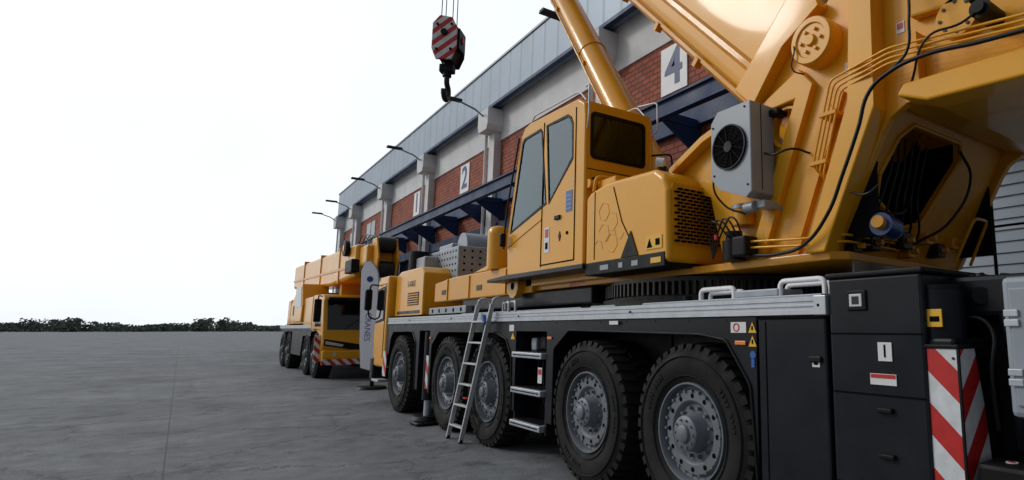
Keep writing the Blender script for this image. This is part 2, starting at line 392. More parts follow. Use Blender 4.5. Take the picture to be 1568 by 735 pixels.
box('tall_cabinet_top_cap',C,BLK,3.27,4.22,1.73,2.40,1.87,1.905,.012)
for z in(.62,1.16,1.52):
    box('cabinet_panel_gap',C,SEAM,3.280,3.2865,1.76,2.37,z-.005,z+.005,0)
box('cabinet_recess_light',C,BLK,3.27,3.29,2.10,2.24,1.66,1.79,.02)
box('work_lamp',C,LAMPG,3.262,3.272,2.125,2.215,1.685,1.765,.02)
box('work_lamp_led',C,GREASE,3.2595,3.2625,2.145,2.195,1.70,1.75,.006)
box('cabinet_number_plate',C,STW,3.277,3.283,1.95,2.04,1.36,1.47,0)
text('cabinet_number',C,SEAM,'1',.11,(3.275,1.995,1.415),ROTX,.001)
box('cabinet_warning_label',C,STW,3.277,3.283,1.93,2.10,1.22,1.285,0);box('cabinet_warning_label_red',C,RED,3.274,3.278,1.935,2.095,1.26,1.282,0)
box('cabinet_handle',C,BLK,3.255,3.29,1.96,2.06,.8,.83,.008);box('cabinet_handle',C,BLK,3.255,3.29,1.96,2.06,1.06,1.09,.008)
box('rear_outrigger_box',C,DRK,3.325,4.4,1.60,1.9,.55,1.50,.02)
px('stripe_board_side',C,STRA,[(1.575,.63),(1.865,.63),(1.865,1.44),(1.575,1.44)],3.300,3.312)
py('stripe_board_rear',C,STRX,[(3.302,.63),(3.64,.63),(3.58,1.1),(3.50,1.44),(3.302,1.44)],1.575,1.587)
box('stripe_board_cap',C,BLK,3.29,3.66,1.565,1.88,1.44,1.465,.008)
box('stripe_board_foot',C,BLK,3.29,3.70,1.55,1.89,.56,.63,.01)
box('board_corner_trim',C,BLK,3.288,3.302,1.562,1.578,.63,1.44,.003)
for z in(.68,1.39):
    for y in(1.60,1.84):cyl('board_rivet',C,GREASE,(3.301,y,z),(3.296,y,z),.008,n=10)
cyl('jack_cylinder_top',C,DRK,(3.47,1.74,1.46),(3.47,1.74,1.78),.135)
cyl('jack_cylinder_cap',C,BLK,(3.47,1.74,1.78),(3.47,1.74,1.80),.142)
box('jack_warning_label',C,STY,3.322,3.333,1.66,1.80,1.56,1.66,.002)
box('jack_label_symbol',C,SEAM,3.319,3.323,1.75,1.79,1.58,1.63,0);box('jack_label_symbol',C,SEAM,3.319,3.323,1.675,1.73,1.59,1.62,0)
box('rear_deck',C,DRK,3.62,6.1,1.1,2.42,1.62,1.86,.03)
for k in range(5):box('rear_deck_rib',C,BLK,3.8,6.0,1.5+.18*k,1.53+.18*k,1.861,1.88,.004)
add('rear_tank',C,DRK,gprism([(1.42,.75),(1.60,.75),(1.64,1.55),(1.60,1.78),(1.48,1.87),(1.3,1.88),(1.25,1.7),(1.25,.9)],3.80,6.0,'X'),.03,smooth=False,segs=3)
cyl('rear_air_tank',C,DRK,(3.78,1.45,1.60),(5.4,1.45,1.60),.22,n=40)
tube('rear_curved_guard',C,DRK,[(3.74,1.62,1.86),(3.68,1.50,1.74),(3.64,1.44,1.5),(3.62,1.42,1.1),(3.66,1.42,.9)],.035)
tube('rear_hose',C,HOSE,[(3.55,1.7,1.62),(3.56,1.52,1.58),(3.52,1.50,1.3),(3.55,1.5,1.0)],.014)
box('rear_grey_locker',C,GRY,3.36,4.6,.55,1.355,1.10,1.82,.03)
box('locker_door',C,GRY,3.345,3.362,.62,1.315,1.16,1.76,.012)
for z in(1.28,1.58):
    for d in(0,.05):box('locker_hinge',C,ALU,3.33,3.348,1.27,1.34,z+d-.018,z+d+.018,.004)
box('rear_bumper',C,BLK,3.32,6.0,.75,1.53,.60,.86,.025)
box('tail_lamp_side',C,REDL,3.303,3.322,1.08,1.40,.66,.74,.006)
box('tail_lamp_amber',C,ORL,3.303,3.322,1.41,1.47,.66,.74,.006)
cyl('bumper_label',C,STW,(3.44,1.40,.861),(3.44,1.40,.864),.03);cyl('bumper_label_ring',C,RED,(3.44,1.40,.8645),(3.44,1.40,.866),.018)
cyl('rear_round_lamp',C,BLK,(3.66,1.60,1.74),(3.60,1.56,1.74),.05)
def sticker(y0,y1,z0,z1,m,x=3.300):box('decal',C,m,x-.0035,x,y0,y1,z0,z1,0)
sticker(3.14,3.30,1.52,1.60,STW,3.305)
add('no_climb_symbol',C,RED,grev([(3.300,.022),(3.298,.030),(3.300,.034)],(0,3.24,1.56),'X',24))
px('warn_triangle',C,STY,[(3.035,1.52),(3.115,1.52),(3.075,1.60)],3.299,3.3035)
px('warn_triangle',C,STY,[(3.035,1.42),(3.115,1.42),(3.075,1.50)],3.299,3.3035)
box('triangle_mark',C,SEAM,3.2965,3.2995,3.068,3.082,1.54,1.57,0);box('triangle_mark',C,SEAM,3.2965,3.2995,3.068,3.082,1.44,1.47,0)
box('amber_side_marker',C,ORL,3.29,3.305,3.14,3.25,1.43,1.46,.004)
cyl('blue_symbol',C,STB,(3.304,3.075,1.36),(3.299,3.075,1.36),.028);box('blue_symbol_body',C,STB,3.2985,3.303,3.06,3.09,1.27,1.33,0)
sticker(2.48,2.54,1.30,1.37,STW,3.2995)
sticker(2.495,2.525,1.315,1.345,SEAM,3.2958)
box('amber_side_marker',C,ORL,3.29,3.305,6.15,6.25,1.43,1.46,.004);box('amber_side_marker',C,ORL,3.29,3.305,10.36,10.44,1.38,1.41,.004)
sticker(7.16,7.30,1.52,1.6,STW,3.305);px('warn_triangle',C,STY,[(7.12,1.42),(7.24,1.42),(7.18,1.5)],3.297,3.304)
box('rail_label',C,STW,3.279,3.284,4.80,4.95,1.59,1.625,0)
box('deck_tread_plate',C,ALU2,3.40,3.92,2.52,5.5,1.765,1.79,.006)
box('deck_tread_plate',C,ALU2,3.40,3.70,5.7,9.3,1.765,1.785,.006)
def handle(y0,y1,x,zt,z0=1.79,r=.02,m=WHT):
    rtube('grab_handle',C,m,[(x,y0,z0),(x,y0,zt),(x,y1,zt),(x,y1,z0)],r,.06)
handle(2.55,2.95,3.48,1.90);handle(2.60,3.0,3.62,1.88)
handle(3.45,3.85,3.50,1.88,r=.022);handle(3.5,3.9,3.66,1.86,r=.022)
for y in(3.15,4.1,4.35):cyl('filler_cap',C,RED if y>4.2 else BLK,(3.55,y,1.79),(3.55,y,1.84),.035,n=16)
box('deck_valve_block',C,ALU2,3.45,3.75,2.95,3.4,1.79,1.85,.01)
for y in(7.4,7.6):
    rtube('ladder_handrail',C,LAD,[(3.33,y-.2,1.75),(3.33,y-.2,1.90),(3.45,y+.25,1.90),(3.45,y+.25,1.75)],.018)
cyl('jack_leg',C,DRK,(3.42,10.74,.35),(3.42,10.74,1.5),.10)
cyl('jack_rod',C,ALU,(3.42,10.74,.08),(3.42,10.74,.4),.06)
cyl('jack_foot_pad',C,BLK,(3.42,10.74,.03),(3.42,10.74,.09),.27,.22)
box('jack_stripe_board',C,STRA,3.31,3.325,10.47,10.6,.55,1.1,0)
rtube('jack_base_board',C,BLK,[(3.1,10.5,.03),(3.1,10.15,.03),(3.6,10.15,.03)],.03)

# slewing ring
ring=[grev([(1.72,0.9),(1.72,1.36),(1.84,1.38),(1.84,1.30),(1.88,1.30),(2.03,1.30),(2.03,.9)],(4.75,4.8,0),'Z',96)]
for i in range(120):
    t=2*math.pi*i/120;u=Vector((math.cos(t),math.sin(t),0));w=Vector((-u.y,u.x,0));c0=Vector((4.75,4.8,0))
    v=[]
    for z in(1.865,1.99):
        for r,ww in((1.29,.024),(1.29,-.024),(1.355,-.012),(1.355,.012)):
            v.append(tuple(c0+u*r+w*ww+Vector((0,0,z))))
    ring.append((v,[(3,2,1,0),(4,5,6,7),(0,1,5,4),(1,2,6,5),(2,3,7,6),(3,0,4,7)]))
add('slewing_ring',C,GREASE,ring)

# turntable -------------------------------------------------------
def ysl(z):return 2.17+(3.1-z)*.49
base=[(3.62,2.60),(3.75,2.52),(5.72,2.66),(5.85,2.8),(5.85,7.6),(3.62,7.6)]
add('turntable_base_plate',C,YEL2,gprism(base,2.045,2.11,'Z'),.01,smooth=False)
plate=[(4.42,3.08),(3.95,3.29),(3.34,3.45),(3.0,3.86),(2.62,4.06),(2.3,4.4),(.2,4.4),(.2,3.1),(2.0,3.07),(2.13,3.0),(2.20,2.9),(2.64,2.1),(3.78,2.1),(3.95,2.75),(4.42,2.92)]
hole=circ(3.02,3.17,.15,28,.17)
px('turntable_side_plate',C,YEL,plate,3.72,3.79,.006,holes=[hole])
px('turntable_side_plate',C,YEL,plate,5.66,5.73,.006,holes=[hole])
add('plate_hole_collar',C,YEL,grev([(3.72,.15),(3.69,.152),(3.69,.172),(3.72,.176)],(0,3.02,3.17),'X',32))
px('lift_arm_flange',C,YEL,[(4.42,3.10),(3.95,3.31),(3.34,3.47),(3.0,3.88),(2.62,4.08),(2.60,4.02),(2.96,3.82),(3.30,3.41),(3.93,3.25),(4.42,3.03)],3.60,3.72,.005)
px('arm_stiffener',C,YEL,[(3.30,3.40),(2.85,3.60),(2.72,3.44),(3.28,2.1),(3.44,2.1),(2.90,3.36),(3.24,3.34)],3.655,3.72,.012)
px('vertical_stiffener',C,YEL,[(2.60,2.1),(2.78,2.1),(2.36,3.15),(2.28,4.4),(2.12,4.4),(2.15,3.05)],3.56,3.72,.012)
px('gusset_frame',C,YEL2,[(3.10,2.1),(2.95,2.1),(2.47,3.30),(2.60,3.38)],3.690,3.7205,.006)
px('inner_panel',C,YEL2,[(3.02,2.25),(2.90,2.25),(2.52,3.15),(2.60,3.25)],3.680,3.692,.006)
g=[grev([(3.73,.19),(3.58,.19),(3.565,.18),(3.565,.14),(3.58,.13),(3.58,.05),(3.55,.04),(3.55,0.001)],(0,2.66,3.74),'X',40)]
for i in range(6):
    t=i*math.pi/3;g.append(gcyl((3.6,2.66+.09*math.cos(t),3.74+.09*math.sin(t)),(3.555,2.66+.09*math.cos(t),3.74+.09*math.sin(t)),.014,n=8))
add('pivot_boss',C,YEL,g)
rw=[(3.79,3.12),(5.66,3.3),(5.66,2.11),(3.79,2.11)]
op=[(3.95,2.68),(4.02,2.52),(4.5,2.36),(4.75,2.42),(4.98,2.95),(4.88,3.06),(4.15,3.06),(4.02,2.95)]
v,f=gprism(rw,0,.06,'Y',[op]);v=[(a,b+ysl(c),c) for a,b,c in v];add('turntable_rear_wall',C,YEL2,(v,f),.006,smooth=False)
tube('opening_rim',C,YEL2,[(a,ysl(b)-.005,b) for a,b in op+[op[0]]],.018,False)
box('turntable_inner_shade',C,DARKIN,3.80,5.65,2.95,3.0,2.12,3.9,0)  # near-black sheet stands in for the shade inside the turntable opening
box('turntable_side_shade',C,DARKIN,3.795,3.81,2.3,3.0,2.2,3.3,0);box('turntable_side_shade',C,DARKIN,5.62,5.64,2.3,3.0,2.2,3.3,0)  # added side sheets, black to keep the cavity in painted shade
ov=[(2.2,3.25),(2.1,3.10),(1.85,3.04),(.9,3.02),(-.9,3.0),(-.9,4.5),(2.2,4.5)]
px('counterweight_carrier',C,YEL,ov,3.80,5.65,.03,segs=3)
px('carrier_side_web',C,YEL,[(1.95,3.05),(1.75,2.96),(1.2,2.93),(-.9,2.90),(-.9,3.06),(1.3,3.10),(1.9,3.12)],3.50,3.72,.02,segs=3)
for y in(1.85,1.05):px('carrier_web_gusset',C,YEL2,[(y,3.10),(y+.03,3.10),(y+.03,3.5),(y,3.5)],3.62,3.72,.004)
px('carrier_bracket',C,YEL2,[(1.9,3.62),(1.55,3.58),(1.50,4.2),(1.85,4.3)],3.64,3.72,.015)
cyl('winch_motor',C,BLK,(3.72,1.40,3.42),(3.50,1.40,3.42),.06);cyl('winch_motor_cap',C,BLK,(3.52,1.40,3.42),(3.47,1.40,3.42),.038)
box('winch_motor_block',C,BLK,3.48,3.58,1.35,1.46,3.47,3.55,.02)
cyl('winch_flange',C,YEL,(3.72,1.60,3.50),(3.64,1.60,3.50),.13)
g=[]
for i in range(8):
    t=i*math.pi/4;g.append(gcyl((3.66,1.60+.10*math.cos(t),3.50+.10*math.sin(t)),(3.63,1.60+.10*math.cos(t),3.50+.10*math.sin(t)),.011,n=8))
add('winch_flange_bolts',C,GREASE,g)
box('carrier_label',C,STW,3.712,3.7195,2.36,2.46,3.44,3.52,0);box('carrier_label_mark',C,RED,3.709,3.7125,2.38,2.44,3.47,3.49,0)
box('carrier_label',C,STW,3.714,3.7195,1.98,2.04,3.58,3.66,0);box('carrier_label_red',C,RED,3.7105,3.7142,1.99,2.03,3.61,3.65,0)
for k in range(4):
    d=.035*k
    rtube('hydraulic_pipe',C,YEL,[(3.66,2.62+d*.8,2.62+d),(3.58,2.60+d*.8,2.66+d),(3.58,2.42+d*.8,3.26+d),(3.52,2.0,3.30+d),(3.52,1.0,3.16+d)],.0085,.05)
for k in range(2):
    rtube('hydraulic_pipe',C,YEL,[(3.55,3.3,2.20+.05*k),(3.55,2.75,2.16+.05*k),(3.70,2.52,2.18+.05*k),(4.5,ysl(2.2)-.05,2.18+.05*k)],.010,.08)
for z,y in((2.75,2.56),(3.1,2.46)):box('pipe_clamp',C,YEL2,3.565,3.72,y,y+.15,z,z+.03,.004)
def hs(pts,r=.014):tube('hydraulic_hose',C,HOSE,pts,r)
hs([(3.56,3.35,2.14),(3.54,3.0,2.12),(3.52,2.75,2.16),(3.50,2.52,2.35),(3.48,2.36,2.62),(3.47,2.22,2.9),(3.46,2.12,3.12),(3.44,1.95,3.20),(3.43,1.7,3.22),(3.43,1.4,3.18),(3.43,1.0,3.14)],.014)
hs([(3.58,2.38,2.5),(3.52,2.2,2.45),(3.56,2.15,2.5)],.009)
hs([(3.55,1.95,4.3),(3.50,1.93,3.9),(3.48,1.85,3.72),(3.50,1.75,3.70),(3.5,1.68,3.8),(3.52,1.66,4.3)],.009)
hs([(3.55,2.05,4.3),(3.48,2.0,3.95),(3.46,1.88,3.85),(3.5,1.74,3.9),(3.52,1.7,4.3)],.009)
hs([(3.55,1.62,4.2),(3.46,1.78,3.8),(3.44,1.80,3.5),(3.46,1.84,3.3),(3.46,1.95,3.22)],.010)
hs([(3.6,2.85,3.80),(3.55,2.8,3.7),(3.55,2.82,3.55),(3.6,2.75,3.5)],.006)
hs([(3.52,1.85,3.12),(3.46,1.7,3.34),(3.48,1.5,3.36),(3.5,1.42,3.40)],.008)
def rp(x,z,dy=0):return(x,ysl(z)+dy,z)
for k in range(6):
    hs([rp(4.10+.11*k,3.02,.14),rp(4.12+.10*k,2.85-.03*k,.06),rp(4.08+.10*k,2.58,.0),rp(4.0+.14*k,2.36-.02*k,-.05),rp(3.9+.15*k,2.2,.0)],.010)
hs([rp(4.9,3.0,-.02),rp(5.05,2.8,-.12),rp(5.0,2.45,-.12),rp(4.7,2.25,-.06)],.012)
hs([rp(4.5,2.6,.05),rp(4.3,2.45,-.1),rp(4.0,2.42,-.1),rp(3.8,2.5,-.04)],.011)
hs([rp(3.85,2.75,-.02),rp(3.82,2.6,-.08),rp(3.9,2.45,-.08)],.009)
BA=Vector((3.78,2.28,2.28))
cyl('blue_accumulator',C,CANB,tuple(BA),tuple(BA+Vector((.20,.03,-.01))),.082)
add('accumulator_end',C,CANB,grev([(0,.082),(.03,.077),(.055,.055),(.065,.001)],tuple(BA+Vector((.20,.03,-.01))),'X',24))
cyl('accumulator_cap',C,YEL,tuple(BA+Vector((-.06,-.01,.01))),tuple(BA),.045)
for k,(x,z,s) in enumerate([(4.1,2.2,.06),(4.3,2.28,.05),(4.5,2.25,.07),(4.65,2.18,.05),(3.9,2.16,.05),(4.85,2.3,.05),(5.1,2.22,.06),(5.3,2.3,.05)]):
    y=ysl(z)-.04
    box('hydraulic_fitting',C,YEL2 if k%2 else GREASE,x-s,x+s,y-s,y+s,z-s,z+s,.01)
    cyl('hydraulic_port',C,YEL2,(x,y-s-.05,z),(x,y-s,z),.022,n=12)
rtube('rear_handrail',C,YEL,[(5.3,2.5,2.12),(5.3,2.3,2.5),(5.55,2.3,2.5),(5.6,2.5,2.12)],.014)
rtube('rear_guard_rail',C,BLK,[(5.9,2.4,1.9),(5.9,2.4,3.2),(5.9,1.9,3.2)],.016);rtube('rear_guard_rail',C,BLK,[(5.9,2.4,2.5),(5.9,2.0,2.5)],.012)
cyl('slew_gearbox',C,BLK,(3.58,3.52,2.11),(3.58,3.52,2.28),.10);cyl('slew_gearbox_top',C,BLK,(3.58,3.52,2.28),(3.58,3.52,2.36),.07)
box('slew_motor',C,BLK,3.48,3.64,3.30,3.46,2.13,2.30,.02)
cyl('reservoir_cap',C,YEL2,(3.68,3.5,2.42),(3.68,3.5,2.60),.10);cyl('reservoir_ring',C,ALU2,(3.68,3.5,2.56),(3.68,3.5,2.59),.105)
cyl('sensor_red',C,RED,(3.5,3.65,2.30),(3.5,3.65,2.34),.02,n=12)
for k in range(4):hs([(3.5,3.35+.05*k,2.3),(3.45,3.4+.08*k,2.45),(3.5,3.55+.06*k,2.4),(3.55,3.75,2.15)],.008)
# oil cooler
add('oil_cooler_housing',C,GRY,gprism([(3.60,2.80),(3.60,3.28),(3.52,3.37),(3.14,3.37),(3.14,2.62),(3.2,2.58),(3.52,2.70)],3.40,3.68,'X'),.008,smooth=False)
cyl('fan_recess',C,SEAM,(3.40,3.375,3.03),(3.392,3.375,3.03),.185,n=40)
g=[grev([(3.40,.19),(3.378,.19),(3.378,.178),(3.40,.172)],(0,3.375,3.03),'X',40)]
for rr in(.045,.075,.105,.135,.16):g.append(grev([(3.384,rr-.003),(3.380,rr),(3.384,rr+.003)],(0,3.375,3.03),'X',40))
for i in range(12):
    t=2*math.pi*i/12;g.append(gcyl((3.384,3.375+.03*math.cos(t),3.03+.03*math.sin(t)),(3.384,3.375+.18*math.cos(t+.3),3.03+.18*math.sin(t+.3)),.0035,n=6))
g.append(gcyl((3.386,3.375,3.03),(3.372,3.375,3.03),.045,n=20))
add('cooler_fan_guard',C,BLK,g)
g=[]
for y,z in((3.57,3.24),(3.2,3.33),(3.18,2.68),(3.56,2.82)):g.append(gcyl((3.40,y,z),(3.394,y,z),.009,n=8))
add('cooler_screws',C,SEAM,g)
box('cooler_seam',C,SEAM,3.52,3.524,3.135,3.139,2.65,3.36,0)
box('cooler_bracket',C,GRY,3.5,3.75,3.1,3.2,2.5,2.56,.006);cyl('cooler_elbow',C,GRY,(3.5,3.2,2.52),(3.5,3.3,2.52),.045)
box('cooler_top_tab',C,BLK,3.62,3.75,3.05,3.14,3.28,3.33,.005)
hs([(3.55,3.13,2.95),(3.5,3.0,2.90),(3.55,2.85,2.92),(3.7,2.8,2.9)],.009)
hs([(3.55,3.6,2.95),(3.5,3.68,2.8),(3.55,3.6,2.6),(3.6,3.4,2.5)],.009)
# ---- boom
bd=Vector((0,math.cos(R(45.4)),math.sin(R(45.4))));bn=Vector((0,-bd.z,bd.y))
def bpt(s,n,x,o=Vector((0,3.95,3.83))):
    q=o+bd*s+bn*n;return(x,q.y,q.z)
def boomsec(name,s0,s1,prof,m):
    v=[];f=[];k=len(prof)
    for s in(s0,s1):
        for x,n in prof:v.append(bpt(s,n,x))
    for i in range(k):
        j=(i+1)%k;f.append((i,j,k+j,k+i))
    f.append(tuple(range(k)));f.append(tuple(range(2*k-1,k-1,-1)))
    return add(name,C,m,(v,f))
def bprof(x0,x1,n0,n1,rb):
    p=[(x0,n1),(x0,n0+rb)]
    for i in range(1,7):
        a=math.pi/2*i/6;p.append((x0+rb*(1-math.cos(a)),n0+rb*(1-math.sin(a))))
    for i in range(6,-1,-1):
        a=math.pi/2*i/6;p.append((x1-rb*(1-math.cos(a)),n0+rb*(1-math.sin(a))))
    p.append((x1,n1));return p
boomsec('boom_base_section',-1.2,12,bprof(4.2,5.3,-.12,1.25,.26),YEL)
boomsec('boom_telescope_section',12,14.0,bprof(4.27,5.23,-.05,1.15,.24),YEL)
boomsec('boom_telescope_tip',14.0,16.3,bprof(4.34,5.16,.04,1.05,.22),YEL)
boomsec('boom_collar',11.7,12.1,bprof(4.15,5.35,-.17,1.32,.28),YEL2)
boomsec('boom_weld_strip',-.2,11.7,[(4.165,.26),(4.2,.22),(4.2,.34),(4.165,.31)],YEL2)
boomsec('boom_side_rib',-.2,11.7,[(4.175,-.02),(4.2,-.03),(4.2,.03),(4.175,.02)],YEL2)
for s in(.9,1.9,2.9,3.9):
    v=[bpt(s,.0,4.15),bpt(s,-.10,4.15),bpt(s+.06,-.10,4.15),bpt(s+.06,.0,4.15),bpt(s,.0,4.24),bpt(s,-.10,4.24),bpt(s+.06,-.10,4.24),bpt(s+.06,.0,4.24)]
    add('boom_lug',C,YEL2,(v,[(0,1,2,3),(4,7,6,5),(0,4,5,1),(1,5,6,2),(2,6,7,3),(3,7,4,0)]))
px('boom_foot',C,YEL,[(3.6,3.5),(4.0,3.9),(3.1,4.8),(2.3,4.6),(2.25,3.95),(2.6,3.5)],4.1,5.4,.02)
cyl('boom_pivot_pin',C,ALU2,(3.68,2.66,4.28),(5.8,2.66,4.28),.12)
cyl('boom_head_sheave',C,GREASE,(4.45,15.2,14.6),(5.15,15.2,14.6),.35)
for x in(4.40,5.15):px('boom_head_plate',C,YEL2,[(14.4,14.2),(15.0,14.2),(15.5,14.5),(15.3,15.0),(14.5,15.4)],x,x+.05)
lc0=Vector((4.78,5.55,2.72));ld=Vector((0,1.76,2.50)).normalized()
def lp(s):return tuple(lc0+ld*s)
cyl('luffing_cylinder_barrel',C,YEL,lp(0),lp(6.9),.235,.215,n=48)
cyl('luffing_cylinder_collar',C,YEL2,lp(5.7),lp(5.78),.235,n=48)
cyl('luffing_cylinder_gland',C,YEL2,lp(6.9),lp(7.15),.24,n=48)
cyl('luffing_cylinder_rod',C,ALU,lp(7.15),lp(11.5),.15,n=40)
cyl('cylinder_clamp_ring',C,YEL2,lp(3.9),lp(3.93),.236,n=48)
cyl('cylinder_foot',C,YEL,(4.4,5.5,2.6),(5.2,5.5,2.6),.3)
tube('cylinder_pipe',C,YEL,[tuple(Vector(lp(1))+Vector((-.26,.08,0))),tuple(Vector(lp(6.8))+Vector((-.24,.08,0)))],.02,False)
for s in(2.0,3.6,5.2):
    q=Vector(lp(s))+Vector((-.24,.06,0));box('pipe_bracket',C,YEL2,q.x-.02,q.x+.06,q.y-.03,q.y+.03,q.z-.03,q.z+.03,.004)
# hook block with ropes
HK=[]
for dx,dy in((-.22,0),(-.09,.06),(.06,-.04),(.20,.03)):
    tube('hoist_rope',C,GREASE,[(4.8+dx,15.0+dy,9.2),(4.8+dx*.9,15.1+dy,14.6)],.012,False)
hb=[(4.48,8.66),(4.60,8.36),(5.00,8.36),(5.12,8.66),(5.12,9.22),(4.98,9.50),(4.66,9.56),(4.48,9.34)]
HK.append(py('hook_block_cheek',C,STRH,hb,14.66,14.72,.02));HK.append(py('hook_block_cheek',C,BLK,hb,15.28,15.34,.02))
HK.append(py('hook_block_body',C,BLK,[(4.55,8.70),(4.65,8.4),(4.95,8.4),(5.05,8.70),(5.05,9.2),(4.95,9.42),(4.65,9.42),(4.55,9.2)],14.72,15.28,.02))
for y in(14.85,15.0,15.15):HK.append(cyl('hook_block_sheave',C,GREASE,(4.8,y-.04,9.08),(4.8,y+.04,9.08),.36))
HK.append(px('hook_block_side_weight',C,STRH,[(14.76,8.7),(15.24,8.7),(15.24,9.25),(14.76,9.25)],4.44,4.50,.02))
HK.append(px('hook_block_side_weight',C,DRK,[(14.76,8.7),(15.24,8.7),(15.24,9.25),(14.76,9.25)],5.10,5.16,.02))
HK.append(cyl('side_weight_boss',C,RED,(5.16,15,9.0),(5.19,15,9.0),.10))
for z in(8.62,9.3):
    for x in(4.62,4.98):HK.append(cyl('cheek_bolt',C,BLK,(x,14.66,z),(x,14.63,z),.035,n=12))
HK.append(cyl('sheave_pin',C,BLK,(4.8,14.66,9.08),(4.8,14.60,9.08),.08))
HK.append(cyl('hook_shank',C,BLK,(4.8,15,8.4),(4.8,15,8.02),.11));HK.append(box('hook_crosshead',C,BLK,4.62,4.98,14.88,15.12,8.12,8.34,.03))
HK.append(tube('hook',C,GREASE,[(4.8,15,8.05),(4.8,15.02,7.85),(4.8,15.15,7.70),(4.8,15.13,7.50),(4.8,14.98,7.40),(4.8,14.84,7.50),(4.8,14.82,7.62)],.07))
piv=Vector((4.8,15,0));M=Matrix.Translation(piv)@Matrix.Rotation(R(-38),4,'Z')@Matrix.Translation(-piv)
for o in HK:o.matrix_basis=M

# ---- operator cab (hollow, glazed)
cabp=[(7.42,2.25),(7.47,2.74),(7.13,4.05),(7.04,4.15),(6.9,4.18),(5.7,4.14),(5.55,4.06),(5.52,3.9),(5.52,2.2)]
w1=[(7.38,2.79),(7.09,3.97),(7.04,4.02),(6.58,4.03),(6.53,3.98),(6.38,3.03)]
w2=[(6.43,4.03),(5.90,4.02),(5.82,3.97),(5.77,3.88),(5.76,3.46),(6.32,3.02)]
def shrink(pts,k):
    cy=sum(p[0] for p in pts)/len(pts);cz=sum(p[1] for p in pts)/len(pts);o=[]
    for p in pts:
        d=Vector((cy-p[0],cz-p[1])).normalized();o.append((p[0]+d.x*k,p[1]+d.y*k))
    return o
for x0,x1,s in((3.30,3.345,1),(4.205,4.25,-1)):
    px('cab_side_panel',C,YEL,cabp,x0,x1,.012,holes=[w1,w2])
    for w_ in(w1,w2):
        xo=x0 if s>0 else x1
        px('window_seal',C,BLK,w_,min(xo-.006*s,xo+.02*s),max(xo-.006*s,xo+.02*s),0,holes=[shrink(w_,.035)])
        px('window_glass',C,GLS,shrink(w_,.02),xo+.004*s if s>0 else xo-.012,xo+.012 if s>0 else xo-.004)
px('cab_roof',C,YEL,[(7.11,4.07),(7.03,4.155),(6.9,4.185),(5.7,4.145),(5.56,4.07),(5.60,4.03),(5.72,4.09),(6.9,4.13),(7.05,4.05)],3.34,4.21,.0)
for x in(3.325,4.225):tube('roof_edge_round',C,YEL,[(x,7.46,2.75),(x,7.125,4.045),(x,7.03,4.14),(x,6.9,4.165),(x,5.7,4.125),(x,5.56,4.05),(x,5.535,3.9),(x,5.535,2.25)],.027,False)
def ywin(x0,x1,z0,z1,y=0,r=.06):
    pts=[]
    for cx,cz,a0 in((x1-r,z1-r,0),(x0+r,z1-r,90),(x0+r,z0+r,180),(x1-r,z0+r,270)):
        for k in range(5):
            a=R(a0+k*22.5);pts.append((cx+r*math.cos(a),cz+r*math.sin(a)))
    return pts
py('cab_rear_panel',C,YEL,[(3.34,2.2),(4.21,2.2),(4.21,4.08),(3.34,4.08)],5.515,5.56,0,holes=[ywin(3.38,4.12,3.43,3.96)])
py('rear_window_seal',C,BLK,ywin(3.37,4.13,3.42,3.97),5.505,5.53,0,holes=[ywin(3.41,4.09,3.46,3.93,0,.045)])
py('rear_window_glass',C,GLSR,ywin(3.40,4.10,3.45,3.94,0,.045),5.512,5.520)
for k in range(14):box('rear_window_slats',C,SEATM,3.42+k*.05,3.45+k*.05,5.56,5.57,3.42,3.96,0)
box('rear_window_lining',C,SEATM,3.36,4.19,5.62,5.66,2.3,3.80,0)
box('cab_floor',C,DRK,3.34,4.21,5.56,7.42,2.22,2.28,.0)
box('cab_front_lower',C,YEL,3.34,4.21,7.38,7.45,2.24,2.76,.01)
box('cab_lining',C,SEATM,3.347,3.36,5.6,7.35,2.28,2.75,0);box('cab_lining',C,SEATM,4.19,4.203,5.6,7.35,2.28,2.75,0)
v=[(3.36,7.445,2.76),(4.19,7.445,2.76),(4.19,7.115,4.04),(3.36,7.115,4.04),(3.36,7.455,2.76),(4.19,7.455,2.76),(4.19,7.125,4.04),(3.36,7.125,4.04)]
add('windshield_glass',C,GLS,(v,[(0,3,2,1),(4,5,6,7),(0,1,5,4),(1,2,6,5),(2,3,7,6),(3,0,4,7)]))
box('operator_seat_base',C,SEATM,3.55,4.02,6.15,6.68,2.62,2.80,.05);add('operator_seat_back',C,SEATM,gprism([(6.12,2.75),(6.28,2.78),(6.14,3.45),(6.02,3.44)],3.57,4.0,'X'),.05,smooth=False)
box('seat_headrest',C,SEATM,3.66,3.92,5.99,6.10,3.47,3.68,.04);box('seat_pedestal',C,BLK,3.62,3.95,6.2,6.6,2.28,2.62,.03)
for x in(3.50,4.02):
    box('armrest_console',C,BLK,x,x+.09,6.3,6.8,2.86,2.94,.02);cyl('joystick',C,BLK,(x+.045,6.74,2.94),(x+.045,6.76,3.10),.018)
box('dashboard',C,BLK,3.42,4.15,7.12,7.34,2.60,2.86,.04);box('control_monitor',C,BLK,3.46,3.70,7.02,7.06,2.92,3.12,.01)
box('sun_blind',C,SEATM,3.38,4.17,6.9,6.94,3.80,4.05,.01)
for p in([(6.485,2.28),(6.485,4.08)],[(5.70,2.3),(5.71,4.05)],):
    tube('door_gap',C,SEAM,[(3.299,y,z) for y,z in p],.008,False)
tube('door_gap',C,SEAM,[(3.299,6.485,2.30),(3.299,5.70,2.30)],.008,False)
tube('door_lower_crease',C,YEL2,[(3.299,7.42,2.62),(3.299,6.5,2.86)],.008,False)
box('door_handle',C,BLK,3.275,3.30,6.02,6.14,2.80,2.85,.008);cyl('door_lock',C,SEAM,(3.30,5.86,2.62),(3.29,5.86,2.62),.02)
